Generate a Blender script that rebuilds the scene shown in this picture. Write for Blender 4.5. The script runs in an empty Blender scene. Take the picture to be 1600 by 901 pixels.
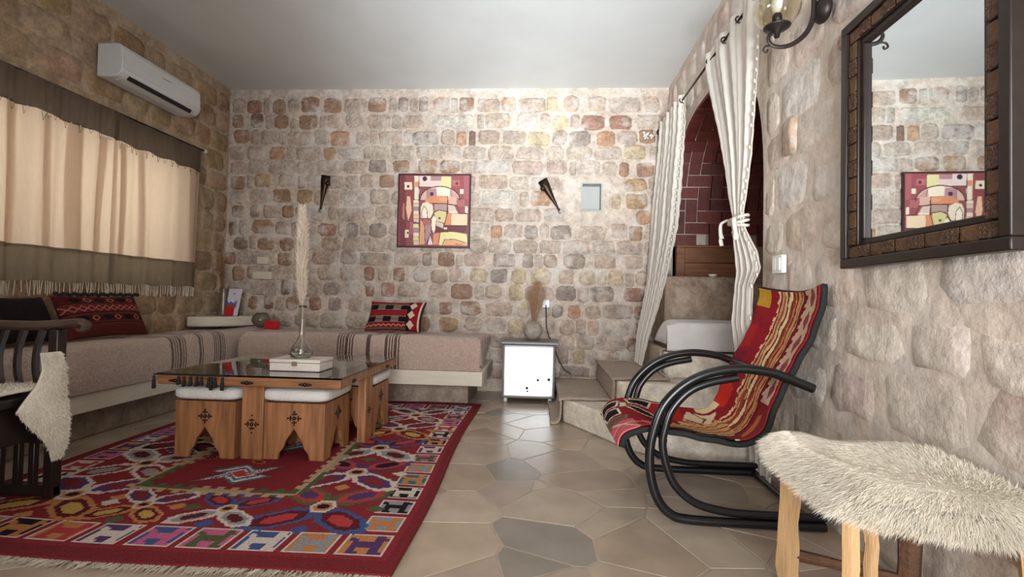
import bpy, bmesh, math, random
import numpy as np
from mathutils import Vector, Matrix

random.seed(7)
rng = np.random.default_rng(11)
scene = bpy.context.scene
COL = scene.collection
PI = math.pi

# ------------------------------------------------------------------ camera
F_PX = 750.0
yaw, pitch, roll = math.radians(3.46), math.radians(1.264), math.radians(1.2)
Fv = Vector((-math.sin(yaw) * math.cos(pitch), math.cos(yaw) * math.cos(pitch), math.sin(pitch)))
R0 = Vector((math.cos(yaw), math.sin(yaw), 0))
U0 = R0.cross(Fv)
Rv = R0 * math.cos(roll) + U0 * math.sin(roll)
Uv = U0 * math.cos(roll) - R0 * math.sin(roll)
cam_d = bpy.data.cameras.new('camera')
cam_d.sensor_width = 36
cam_d.lens = 36 * F_PX / 1600
cam_d.clip_start = 0.05
cam = bpy.data.objects.new('camera', cam_d)
COL.objects.link(cam)
M = Matrix((Rv, Uv, -Fv)).transposed().to_4x4()
M.translation = Vector((0, 0, 0.9))
cam.matrix_world = M
scene.camera = cam

# ------------------------------------------------------------------ world, lights, exposure
world = bpy.data.worlds.new('world')
scene.world = world
world.use_nodes = True
bg = world.node_tree.nodes['Background']
bg.inputs[0].default_value = (0.75, 0.85, 1.0, 1)
bg.inputs[1].default_value = 0.6

def area(name, loc, target, sx, sy, power, color, spread=180):
    d = bpy.data.lights.new(name, 'AREA')
    d.shape = 'RECTANGLE'
    d.size, d.size_y = sx, sy
    d.energy = power
    d.color = color
    d.spread = math.radians(spread)
    o = bpy.data.objects.new(name, d)
    COL.objects.link(o)
    o.location = loc
    o.rotation_euler = (Vector(target) - Vector(loc)).to_track_quat('-Z', 'Y').to_euler()
    return o

area('door_daylight', (0.10, -1.5, 1.2), (0.25, 4.69, 1.9), 1.5, 2.1, 62, (0.96, 0.98, 1.0), 95)
area('upward_fill', (0.1, -1.5, 0.35), (-0.05, 4.3, 2.85), 1.0, 0.4, 32, (0.86, 0.95, 1.0), 40)  # added upward fill, brightens the ceiling and the upper back wall
area('window_daylight', (-3.75, 3.1, 1.75), (-2.0, 3.1, 1.4), 2.3, 1.3, 40, (1.0, 0.86, 0.72))

area('right_wall_fill', (-3.5, -0.15, 1.6), (1.2, 1.0, 1.4), 1.5, 1.1, 27, (1.0, 0.98, 0.97), 110)  # added fill light from the left, brightens the right wall and ceiling

scene.view_settings.view_transform = 'Standard'
scene.view_settings.look = 'None'
scene.view_settings.gamma = 1
scene.view_settings.exposure = 0.0
scene.view_settings.use_curve_mapping = False

# ------------------------------------------------------------------ helpers
def lin(c):
    c = np.asarray(c, float) / 255.0
    return np.where(c <= 0.04045, c / 12.92, ((c + 0.055) / 1.055) ** 2.4)

def L4(c):
    a = lin(c)
    return (float(a[0]), float(a[1]), float(a[2]), 1.0)

def tag(o, label=None, cat=None, group=None, kind=None):
    if label: o['label'] = label
    if cat: o['category'] = cat
    if group: o['group'] = group
    if kind: o['kind'] = kind
    return o

def thing(name, label, cat, loc=(0, 0, 0), group=None, rz=0):
    o = bpy.data.objects.new(name, None)
    o.empty_display_size = 0.05
    COL.objects.link(o)
    o.location = loc
    o.rotation_euler = (0, 0, rz)
    return tag(o, label, cat, group)

def wm(o):
    b = Matrix.Translation(o.location) @ o.rotation_euler.to_matrix().to_4x4()
    return wm(o.parent) @ o.matrix_parent_inverse @ b if o.parent else b

def new_obj(name, me, parent=None, loc=None):
    o = bpy.data.objects.new(name, me)
    COL.objects.link(o)
    if parent is not None:
        o.parent = parent
        o.matrix_parent_inverse = wm(parent).inverted()      # parts are modelled in room coordinates
    if loc is not None:
        o.location = loc
    return o

def copy_tree(o, parent=None):
    c = o.copy()
    COL.objects.link(c)
    c.parent = parent
    for ch in list(o.children):
        copy_tree(ch, c)
    return c

# --- materials
def principled(name):
    m = bpy.data.materials.new(name)
    m.use_nodes = True
    return m, m.node_tree, m.node_tree.nodes['Principled BSDF']

def mat(name, col, rough=0.6, var=0.12, scale=12, bump=0.0, bscale=60, metal=0.0, stretch=None, spec=0.5, col2=None,
        src=None, detail=5, coat=0.0, sheen=0.0):
    """procedural: base colour broken up by noise, plus fine bump. src = 'object' / 'attr' takes the colour from there"""
    m, nt, p = principled(name)
    N, L = nt.nodes, nt.links
    tc = N.new('ShaderNodeTexCoord')
    mp = N.new('ShaderNodeMapping')
    L.new(tc.outputs['Object'], mp.inputs[0])
    if stretch: mp.inputs['Scale'].default_value = stretch
    nz = N.new('ShaderNodeTexNoise')
    nz.inputs['Scale'].default_value = scale
    nz.inputs['Detail'].default_value = detail
    L.new(mp.outputs[0], nz.inputs['Vector'])
    mix = N.new('ShaderNodeMix'); mix.data_type = 'RGBA'
    ramp = N.new('ShaderNodeMapRange')
    ramp.inputs[1].default_value = 0.3; ramp.inputs[2].default_value = 0.7
    L.new(nz.outputs[0], ramp.inputs[0])
    L.new(ramp.outputs[0], mix.inputs[0])
    if src:
        if src == 'object':
            s = N.new('ShaderNodeObjectInfo'); so = s.outputs['Color']
        else:
            s = N.new('ShaderNodeAttribute'); s.attribute_name = 'Col'; so = s.outputs['Color']
        for k, f in ((6, 1 - var), (7, 1 + var)):
            h = N.new('ShaderNodeMix'); h.data_type = 'RGBA'; h.blend_type = 'MULTIPLY'; h.inputs[0].default_value = 1
            L.new(so, h.inputs[6]); h.inputs[7].default_value = (f, f, f, 1)
            L.new(h.outputs[2], mix.inputs[k])
    else:
        c = lin(col)
        a = np.clip(c * (1 - var), 0, 1)
        b = lin(col2) if col2 is not None else np.clip(c * (1 + var), 0, 1)
        mix.inputs[6].default_value = (*a, 1)
        mix.inputs[7].default_value = (*b, 1)
    L.new(mix.outputs[2], p.inputs['Base Color'])
    p.inputs['Roughness'].default_value = rough
    p.inputs['Metallic'].default_value = metal
    p.inputs['Specular IOR Level'].default_value = spec
    p.inputs['Coat Weight'].default_value = coat
    p.inputs['Sheen Weight'].default_value = sheen
    if bump > 0:
        n2 = N.new('ShaderNodeTexNoise')
        n2.inputs['Scale'].default_value = bscale
        n2.inputs['Detail'].default_value = 6
        L.new(mp.outputs[0], n2.inputs['Vector'])
        b = N.new('ShaderNodeBump')
        b.inputs['Strength'].default_value = bump
        b.inputs['Distance'].default_value = 0.02
        L.new(n2.outputs[0], b.inputs['Height'])
        L.new(b.outputs[0], p.inputs['Normal'])
    return m

def stone_mat(name, smear_col, smear=0.45, bump=0.6, rough=0.5, src='object', col=None, bdist=0.02, bscale=22, joint_col=(188, 172, 154), grain=34, mott=.80):
    """stone colour from the object, smeared over with pale mortar in patches, worn and pitted"""
    m, nt, p = principled(name)
    N, L = nt.nodes, nt.links
    geo = N.new('ShaderNodeNewGeometry')
    vec = geo.outputs['Position']
    def noise(sc, det=6, ro=0.55):
        n = N.new('ShaderNodeTexNoise')
        n.inputs['Scale'].default_value = sc; n.inputs['Detail'].default_value = det; n.inputs['Roughness'].default_value = ro
        L.new(vec, n.inputs['Vector'])
        return n.outputs[0]
    if src == 'object':
        s = N.new('ShaderNodeObjectInfo'); base = s.outputs['Color']
    else:
        s = N.new('ShaderNodeRGB'); s.outputs[0].default_value = L4(col); base = s.outputs[0]
    def mrange(sock, a, b, c, d):
        r = N.new('ShaderNodeMapRange'); r.inputs[1].default_value = a; r.inputs[2].default_value = b
        r.inputs[3].default_value = c; r.inputs[4].default_value = d
        L.new(sock, r.inputs[0]); return r.outputs[0]
    val = N.new('ShaderNodeMix'); val.data_type = 'RGBA'; val.blend_type = 'MULTIPLY'; val.inputs[0].default_value = 1
    cr = N.new('ShaderNodeCombineColor')
    va = N.new('ShaderNodeMath'); va.operation = 'MULTIPLY'
    L.new(mrange(noise(9, 8, 0.65), 0.3, 0.7, 1 - (1 - mott) * 1.3, 1.16), va.inputs[0])
    L.new(mrange(noise(grain, 6, 0.75), 0.34, 0.56, mott, 1.05), va.inputs[1])
    v = va.outputs[0]
    for i in range(3): L.new(v, cr.inputs[i])
    L.new(base, val.inputs[6]); L.new(cr.outputs[0], val.inputs[7])
    mx = N.new('ShaderNodeMix'); mx.data_type = 'RGBA'
    L.new(mrange(noise(5.5, 7, 0.6), 0.55 - 0.1 * smear, 0.75 - 0.25 * smear, 0, 0.85), mx.inputs[0])
    L.new(val.outputs[2], mx.inputs[6]); mx.inputs[7].default_value = L4(smear_col)
    sm = N.new('ShaderNodeMix'); sm.data_type = 'RGBA'; sm.blend_type = 'MULTIPLY'; sm.inputs[0].default_value = .6
    L.new(mx.outputs[2], sm.inputs[6]); L.new(cr.outputs[0], sm.inputs[7])
    fin = sm.outputs[2]
    if src == 'object':                                   # joints: mortar pointed unevenly over the stone's rim
        at = N.new('ShaderNodeAttribute'); at.attribute_name = 'edge'
        ad = N.new('ShaderNodeMath'); ad.operation = 'ADD'
        L.new(at.outputs['Fac'], ad.inputs[0]); L.new(mrange(noise(16, 5, 0.6), 0.3, 0.7, -0.45, 0.45), ad.inputs[1])
        jm = N.new('ShaderNodeMix'); jm.data_type = 'RGBA'
        L.new(mrange(ad.outputs[0], 0.0, 0.34, 0, 1), jm.inputs[0])
        mc = N.new('ShaderNodeMix'); mc.data_type = 'RGBA'; mc.blend_type = 'MULTIPLY'; mc.inputs[0].default_value = 1
        mc.inputs[6].default_value = L4(joint_col); L.new(cr.outputs[0], mc.inputs[7])
        L.new(mc.outputs[2], jm.inputs[6]); L.new(fin, jm.inputs[7])
        fin = jm.outputs[2]
    L.new(fin, p.inputs['Base Color'])
    L.new(mrange(noise(14, 4), 0.35, 0.65, rough - 0.12, rough + 0.2), p.inputs['Roughness'])
    b1 = N.new('ShaderNodeBump'); b1.inputs['Strength'].default_value = bump; b1.inputs['Distance'].default_value = bdist
    L.new(noise(bscale, 8, 0.6), b1.inputs['Height'])
    L.new(b1.outputs[0], p.inputs['Normal'])
    return m

def cloth_translucent(name, col, trans=0.5, var=0.1, stretch=(1, 1, 1), scale=60):
    m, nt, p = principled(name)
    N, L = nt.nodes, nt.links
    out = [n for n in N if n.type == 'OUTPUT_MATERIAL'][0]
    tc = N.new('ShaderNodeTexCoord'); mp = N.new('ShaderNodeMapping'); mp.inputs['Scale'].default_value = stretch
    L.new(tc.outputs['Object'], mp.inputs[0])
    nz = N.new('ShaderNodeTexNoise'); nz.inputs['Scale'].default_value = scale; L.new(mp.outputs[0], nz.inputs['Vector'])
    mix = N.new('ShaderNodeMix'); mix.data_type = 'RGBA'
    c = lin(col)
    mix.inputs[6].default_value = (*np.clip(c * (1 - var), 0, 1), 1); mix.inputs[7].default_value = (*np.clip(c * (1 + var), 0, 1), 1)
    L.new(nz.outputs[0], mix.inputs[0])
    p.inputs['Roughness'].default_value = 0.9; p.inputs['Specular IOR Level'].default_value = 0.1
    L.new(mix.outputs[2], p.inputs['Base Color'])
    t = N.new('ShaderNodeBsdfTranslucent'); L.new(mix.outputs[2], t.inputs[0])
    ms = N.new('ShaderNodeMixShader'); ms.inputs[0].default_value = trans
    bp = N.new('ShaderNodeBump'); bp.inputs['Strength'].default_value = 0.3; bp.inputs['Distance'].default_value = 0.004
    L.new(nz.outputs[0], bp.inputs['Height']); L.new(bp.outputs[0], p.inputs['Normal'])
    L.new(p.outputs[0], ms.inputs[1]); L.new(t.outputs[0], ms.inputs[2]); L.new(ms.outputs[0], out.inputs[0])
    return m

def glass_mat(name, col=(240, 245, 240), rough=0.02, ior=1.45):
    m, nt, p = principled(name)
    p.inputs['Base Color'].default_value = L4(col)
    p.inputs['Roughness'].default_value = rough
    p.inputs['Transmission Weight'].default_value = 1.0
    p.inputs['IOR'].default_value = ior
    n = nt.nodes.new('ShaderNodeTexNoise'); n.inputs['Scale'].default_value = 4
    b = nt.nodes.new('ShaderNodeBump'); b.inputs['Strength'].default_value = 0.02
    nt.links.new(n.outputs[0], b.inputs['Height']); nt.links.new(b.outputs[0], p.inputs['Normal'])
    return m

# --- mesh collector
class MB:
    def __init__(s): s.v = []; s.f = []; s.c = None
    def add(s, vs, fs):
        n = len(s.v); s.v.extend([tuple(map(float, v)) for v in vs]); s.f.extend([tuple(i + n for i in f) for f in fs]); return s
    def box(s, x0, x1, y0, y1, z0, z1):
        v = [(x0, y0, z0), (x1, y0, z0), (x1, y1, z0), (x0, y1, z0), (x0, y0, z1), (x1, y0, z1), (x1, y1, z1), (x0, y1, z1)]
        return s.add(v, [(3, 2, 1, 0), (4, 5, 6, 7), (0, 1, 5, 4), (1, 2, 6, 5), (2, 3, 7, 6), (3, 0, 4, 7)])
    def tube(s, pts, r, n=8, cap=True, flat=1.0):
        pts = [Vector(p) for p in pts]; m = len(pts)
        rs = r if isinstance(r, (list, tuple)) else [r] * m
        vs = []; up = None
        for i, p in enumerate(pts):
            t = (pts[min(i + 1, m - 1)] - pts[max(i - 1, 0)]).normalized()
            if up is None:
                up = Vector((0, 0, 1)) if abs(t.z) < 0.9 else Vector((0, 1, 0))
            a = t.cross(up).normalized(); b = a.cross(t).normalized(); up = b
            for k in range(n):
                an = 2 * PI * k / n
                vs.append(p + a * (math.cos(an) * rs[i]) + b * (math.sin(an) * rs[i] * flat))
        fs = []
        for i in range(m - 1):
            for k in range(n):
                k2 = (k + 1) % n
                fs.append((i * n + k, i * n + k2, (i + 1) * n + k2, (i + 1) * n + k))
        if cap:
            fs.append(tuple(range(n - 1, -1, -1))); fs.append(tuple((m - 1) * n + k for k in range(n)))
        return s.add(vs, fs)
    def lathe(s, prof, c=(0, 0, 0), n=20, axis='z', cap=True):
        vs = []; fs = []
        for r, h in prof:
            for k in range(n):
                a = 2 * PI * k / n
                q = (r * math.cos(a), r * math.sin(a), h)
                if axis == 'x': q = (h, q[0], q[1])
                if axis == 'y': q = (q[0], -h, q[1])
                vs.append((c[0] + q[0], c[1] + q[1], c[2] + q[2]))
        m = len(prof)
        for i in range(m - 1):
            for k in range(n):
                k2 = (k + 1) % n
                fs.append((i * n + k, i * n + k2, (i + 1) * n + k2, (i + 1) * n + k))
        if cap:
            fs.append(tuple(range(n - 1, -1, -1))); fs.append(tuple((m - 1) * n + k for k in range(n)))
        return s.add(vs, fs)
    def sphere(s, c, r, n=10, m=6, sz=1.0):
        prof = [(r * math.sin(PI * i / m) + 1e-5, -r * sz * math.cos(PI * i / m)) for i in range(m + 1)]
        return s.lathe(prof, c, n)
    def prism(s, poly, fn, t0, t1):
        """poly of 2d points; fn(a, b, t) -> world; between depth t0 and t1"""
        n = len(poly)
        vs = [fn(a, b, t0) for a, b in poly] + [fn(a, b, t1) for a, b in poly]
        fs = [tuple(range(n - 1, -1, -1)), tuple(range(n, 2 * n))]
        fs += [(i, (i + 1) % n, n + (i + 1) % n, n + i) for i in range(n)]
        return s.add(vs, fs)
    def grid(s, P, nu, nv, closed_v=False):
        n0 = len(s.v)
        for i in range(nu + 1):
            for j in range(nv + (0 if closed_v else 1)):
                s.v.append(tuple(map(float, P(i / nu, j / nv))))
        w = nv + (0 if closed_v else 1)
        for i in range(nu):
            for j in range(nv):
                j2 = (j + 1) % w if closed_v else j + 1
                s.f.append((n0 + i * w + j, n0 + (i + 1) * w + j, n0 + (i + 1) * w + j2, n0 + i * w + j2))
        return s
    def build(s, name, m, parent=None, smooth=False, bevel=0, loc=None, seg=2, recalc=True, solid=0, angle=None):
        me = bpy.data.meshes.new(name)
        me.from_pydata(s.v, [], s.f)
        if recalc:
            b = bmesh.new(); b.from_mesh(me); bmesh.ops.recalc_face_normals(b, faces=b.faces); b.to_mesh(me); b.free()
        if s.c is not None:
            a = me.color_attributes.new('Col', 'FLOAT_COLOR', 'CORNER')
            cc = np.ones((len(me.loops), 4), np.float32)
            tot = np.zeros(len(me.polygons), np.int32); me.polygons.foreach_get('loop_total', tot)
            cc[:, :3] = np.repeat(np.asarray(s.c, np.float32), tot, axis=0)
            a.data.foreach_set('color', cc.ravel())
        if m: me.materials.append(m)
        o = new_obj(name, me, parent, loc)
        if smooth:
            me.shade_smooth()
            if angle:
                me.set_sharp_from_angle(angle=math.radians(angle))
        if solid:
            md = o.modifiers.new('thickness', 'SOLIDIFY'); md.thickness = solid; md.offset = 0
        if bevel:
            md = o.modifiers.new('bevel', 'BEVEL'); md.width = bevel; md.segments = seg; md.limit_method = 'ANGLE'
            me.shade_smooth()
            me.set_sharp_from_angle(angle=math.radians(50))
        return o

def rbox(name, x0, x1, y0, y1, z0, z1, m, parent=None, bevel=0.005, seg=2):
    return MB().box(x0, x1, y0, y1, z0, z1).build(name, m, parent, bevel=bevel, seg=seg)

def smooth_path(pts, n=6):
    """Catmull-Rom through the points"""
    P = [Vector(p) for p in pts]
    P = [P[0] * 2 - P[1]] + P + [P[-1] * 2 - P[-2]]
    out = []
    for i in range(1, len(P) - 2):
        for k in range(n):
            t = k / n
            out.append(0.5 * ((2 * P[i]) + (P[i + 1] - P[i - 1]) * t + (2 * P[i - 1] - 5 * P[i] + 4 * P[i + 1] - P[i + 2]) * t * t
                              + (3 * P[i] - P[i - 1] - 3 * P[i + 1] + P[i + 2]) * t ** 3))
    out.append(P[-2])
    return out

# --- raster used to weave / paint flat patterns into the faces of a fine grid
class Cv:
    def __init__(s, w, h, bgc):
        s.w, s.h = w, h
        s.a = np.zeros((h, w, 3)); s.a[:] = lin(bgc)
        s.Y, s.X = np.mgrid[0:h, 0:w] + 0.5
    def mask_poly(s, pts):
        ins = np.zeros((s.h, s.w), bool)
        n = len(pts)
        for i in range(n):
            x0, y0 = pts[i]; x1, y1 = pts[(i + 1) % n]
            if y0 == y1: continue
            c = ((y0 > s.Y) != (y1 > s.Y)) & (s.X < (x1 - x0) * (s.Y - y0) / (y1 - y0) + x0)
            ins ^= c
        return ins
    def poly(s, pts, c): s.a[s.mask_poly(pts)] = lin(c)
    def rect(s, x0, y0, x1, y1, c): s.a[(s.X >= x0) & (s.X < x1) & (s.Y >= y0) & (s.Y < y1)] = lin(c)
    def disc(s, x, y, r, c, ry=None): s.a[((s.X - x) / r) ** 2 + ((s.Y - y) / (ry or r)) ** 2 < 1] = lin(c)
    def line(s, pts, wd, c):
        for (x0, y0), (x1, y1) in zip(pts[:-1], pts[1:]):
            dx, dy = x1 - x0, y1 - y0; l2 = dx * dx + dy * dy + 1e-9
            t = np.clip(((s.X - x0) * dx + (s.Y - y0) * dy) / l2, 0, 1)
            s.a[np.hypot(s.X - x0 - t * dx, s.Y - y0 - t * dy) < wd / 2] = lin(c)

def painted_grid(name, P, cv, m, parent=None, smooth=True, solid=0):
    """grid with one face per raster cell; P(u, v): u along the width, v along the height of the raster (row 0 = v 0)"""
    b = MB().grid(lambda i, j: P(j, i), cv.h, cv.w)
    b.c = cv.a.reshape(-1, 3)
    return b.build(name, m, parent, smooth=smooth, recalc=False, solid=solid)

def blades(name, pts, dirs, lens, width, m, parent=None, droop=0.5, seg_jit=0.3):
    """thin tapering strands, joined: pts/dirs (n,3)"""
    pts = np.asarray(pts); dirs = np.asarray(dirs); n = len(pts)
    lens = np.asarray(lens).reshape(-1, 1)
    d = dirs / np.linalg.norm(dirs, axis=1, keepdims=True)
    side = np.cross(d, rng.normal(size=(n, 3))); side /= np.linalg.norm(side, axis=1, keepdims=True)
    d2 = d + rng.normal(scale=seg_jit, size=(n, 3)) + np.array([0, 0, -droop]); d2 /= np.linalg.norm(d2, axis=1, keepdims=True)
    mid = pts + d * lens * 0.5
    tip = mid + d2 * lens * 0.5
    w = width
    V = np.stack([pts - side * w, pts + side * w, mid - side * w * 0.8, mid + side * w * 0.8, tip], 1).reshape(-1, 3)
    base = (np.arange(n) * 5)[:, None]
    Fq = base + np.array([[0, 1, 3, 2]]); Ft = base + np.array([[2, 3, 4]])
    me = bpy.data.meshes.new(name)
    me.from_pydata(V.tolist(), [], Fq.tolist() + Ft.tolist())
    me.materials.append(m)
    me.shade_smooth()
    o = new_obj(name, me, parent)
    o['kind'] = 'stuff'
    return o

def block_outline(a, b, jit, R=random):
    """ten points round a roughly squared stone with broken corners"""
    ch = min(a, b) * R.uniform(.25, .5)
    q = [(-a + ch, -b), (0, -b * 1.04), (a - ch, -b), (a, -b + ch), (a, b - ch), (a - ch, b), (0, b * 1.04), (-a + ch, b), (-a, b - ch), (-a, -b + ch)]
    return [(x + a * R.uniform(-jit, jit), y + b * R.uniform(-jit, jit)) for x, y in q]

def wall_stone(parent, fn, u, v, a, b, proud, m, color, jit=0.09, flatn=0.84, lip=0.0, name='stone'):
    """one stone on a wall: fn(u, v, h) -> world, h out of the wall; lip makes the lower edge stand out more"""
    o2 = block_outline(a, b, jit); n = len(o2)
    tx, ty = random.uniform(-0.3, 0.3) * proud, random.uniform(-0.3, 0.3) * proud - lip
    vs = []; ed = []
    for sc, h, e in ((1.0, -0.006, 0.0), (flatn, proud * 0.8, .6), (0.5, proud, 1.0)):
        for (x, y) in o2:
            k = (tx * x / a + ty * y / b) if h > 0 else 0
            vs.append((u + x * sc, v + y * sc, h + k + (random.uniform(-.15, .15) * proud if h > 0 else 0))); ed.append(e)
    vs.append((u, v, proud * random.uniform(0.9, 1.15))); ed.append(1.0)
    c = Vector(fn(u, v, 0))
    W = [Vector(fn(*q)) - c for q in vs]
    fs = []
    for r in range(2):
        for i in range(n):
            i2 = (i + 1) % n
            fs.append((r * n + i, r * n + i2, (r + 1) * n + i2, (r + 1) * n + i))
    fs += [(2 * n + i, 2 * n + (i + 1) % n, 3 * n) for i in range(n)]
    me = bpy.data.meshes.new(name)
    me.from_pydata([tuple(w) for w in W], [], fs)
    at = me.attributes.new('edge', 'FLOAT', 'POINT'); at.data.foreach_set('value', ed)
    me.materials.append(m)
    me.shade_smooth()
    o = new_obj(name, me, parent, c)
    o.color = L4(color)
    return o

def jitc(c, j=10, R=random):
    g = R.uniform(-j, j)
    return tuple(min(255, max(0, x + g + R.uniform(-j * .35, j * .35))) for x in c)

# ------------------------------------------------------------------ the room
XL, XR, YB, YF, ZC = -3.21, 1.20, 4.69, -1.30, 2.98
MORTAR = (196, 182, 164)
m_mortar = stone_mat('mortar_back', (204, 193, 182), 0.5, 0.8, 0.48, bdist=.03, bscale=16, src='rgb', col=(190, 173, 158), mott=.86)
m_mortar_r = stone_mat('mortar_right', (202, 191, 180), 0.5, 0.6, 0.55, src='rgb', col=(194, 179, 164), bdist=0.03, bscale=7, mott=.95)
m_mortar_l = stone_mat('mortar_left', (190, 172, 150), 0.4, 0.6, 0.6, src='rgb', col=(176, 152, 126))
m_stone = stone_mat('stone_back', (198, 186, 175), 0.5, 1.0, 0.42, bdist=0.035, bscale=16, joint_col=(187, 168, 152))
m_stone_r = stone_mat('stone_right', (202, 190, 177), 0.75, 0.6, 0.5, bdist=0.03, bscale=12, joint_col=(196, 181, 165), grain=18, mott=.93)
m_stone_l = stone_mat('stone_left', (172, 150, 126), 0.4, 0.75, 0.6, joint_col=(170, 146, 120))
m_ceiling = mat('ceiling_paint', (206, 207, 206), rough=0.42, var=0.04, scale=2.5, bump=0.08, bscale=5)
m_plaster = mat('white_plaster', (205, 196, 180), rough=0.7, var=0.08, scale=7, bump=0.25, bscale=18)
m_niche = mat('niche_paint', (168, 168, 164), rough=0.6, var=0.03, scale=5)
m_grout = mat('floor_grout', (174, 158, 140), rough=0.35, var=0.1, scale=15)
m_flag = mat('flagstone', (150, 140, 126), rough=0.27, var=0.14, scale=5, src='object', bump=0.06, bscale=9)

def struct(o, label, cat): return tag(o, label, cat, kind='structure')

# floor: grout bed and crazy paving
floor = struct(MB().box(XL, 2.7, YF, YB, -0.12, -0.002).build('floor', m_grout), 'polished crazy-paved stone floor of beige and grey slabs', 'floor')

def clip(poly, nx, ny, d):
    out = []
    for i in range(len(poly)):
        p, q = poly[i], poly[(i + 1) % len(poly)]
        sp, sq = p[0] * nx + p[1] * ny - d, q[0] * nx + q[1] * ny - d
        if sp <= 0: out.append(p)
        if (sp < 0 < sq) or (sq < 0 < sp):
            t = sp / (sp - sq); out.append((p[0] + (q[0] - p[0]) * t, p[1] + (q[1] - p[1]) * t))
    return out

GREY = [(-0.14, 2.56), (0.02, 1.83), (-0.07, 1.62), (-0.32, 3.85)]
seeds = list(GREY)
R2 = random.Random(5)
for iy in range(24):
    for ix in range(14):
        x = XL + 0.5 + ix * 0.33 + (iy % 2) * 0.16 + R2.uniform(-.17, .17)
        y = 0.2 + iy * 0.23 + R2.uniform(-.12, .12)
        if x < 1.3 and y < 4.75 and all((x - a) ** 2 + (y - b) ** 2 > 0.034 for a, b in GREY):
            seeds.append((x, y))
WTS = [0.012 if k < len(GREY) else R2.uniform(0, .05) for k in range(len(seeds))]
TONES = [(174, 156, 137), (166, 148, 130), (180, 162, 143), (170, 151, 132), (160, 145, 129), (176, 156, 136), (172, 154, 136)]
for si, (sx, sy) in enumerate(seeds):
    if sx < -0.62 and 1.75 < sy < 3.9 and sx > -2.35: continue          # lies wholly under the rug
    if sx < -2.85 or (sx < -0.7 and sy > 4.15) or (sx > 0.75 and sy > 3.2): continue
    poly = [(sx - .5, sy - .5), (sx + .5, sy - .5), (sx + .5, sy + .5), (sx - .5, sy + .5)]
    for qi, (qx, qy) in enumerate(seeds):
        dx, dy = qx - sx, qy - sy
        dd = dx * dx + dy * dy
        if 0 < dd < 1.2:
            l = math.sqrt(dd)
            poly = clip(poly, dx / l, dy / l, (dx * (sx + qx) + dy * (sy + qy) + WTS[si] - WTS[qi]) / 2 / l - 0.0035)
    poly = clip(poly, 1, 0, XR - 0.005); poly = clip(poly, 0, 1, YB - 0.005)
    if len(poly) < 3 or max(p[0] for p in poly) - min(p[0] for p in poly) < .04: continue
    cx = sum(p[0] for p in poly) / len(poly); cy = sum(p[1] for p in poly) / len(poly)
    n = len(poly)
    vs = [(x - cx, y - cy, -0.012) for x, y in poly] + [((x - cx) * .985, (y - cy) * .985, 0.0) for x, y in poly]
    b = MB().add(vs, [tuple(range(n, 2 * n))] + [(i, (i + 1) % n, n + (i + 1) % n, n + i) for i in range(n)])
    o = b.build('flagstone', m_flag, floor, loc=(cx, cy, 0))
    o.color = L4(jitc((138, 129, 118), 4, R2) if si < len(GREY) else jitc(R2.choice(TONES), 5, R2))

# ceiling
struct(MB().box(XL - .2, XR + .2, YF - .2, YB + .2, ZC, ZC + .15).build('ceiling', m_ceiling), 'smooth grey-white painted ceiling', 'ceiling')

# back wall with its small square niche
NX0, NX1, NZ0, NZ1 = 0.373, 0.577, 1.77, 2.05
b = MB()
for (x0, x1, z0, z1) in ((XL - .2, NX0, -.1, ZC), (NX1, XR + .2, -.1, ZC), (NX0, NX1, -.1, NZ0), (NX0, NX1, NZ1, ZC)):
    b.box(x0, x1, YB, YB + .25, z0, z1)
wall_back = struct(b.build('wall_back', m_mortar), 'rough beige stone wall at the far end of the room', 'wall')
nb = MB()
t = 0.012
e_ = .001
nb.box(NX0 + e_, NX0 + t, YB - .006, YB + .13, NZ0 + e_, NZ1 - e_).box(NX1 - t, NX1 - e_, YB - .006, YB + .13, NZ0 + e_, NZ1 - e_)
nb.box(NX0 + t, NX1 - t, YB - .006, YB + .13, NZ1 - t, NZ1 - e_).box(NX0 + t, NX1 - t, YB - .006, YB + .13, NZ0 + e_, NZ0 + t).box(NX0 + t, NX1 - t, YB + .12, YB + .13, NZ0 + t, NZ1 - t)
nich = nb.build('niche_lining', m_niche, wall_back)
nich['label'] = 'pale grey-blue lining of the small wall niche'

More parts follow.
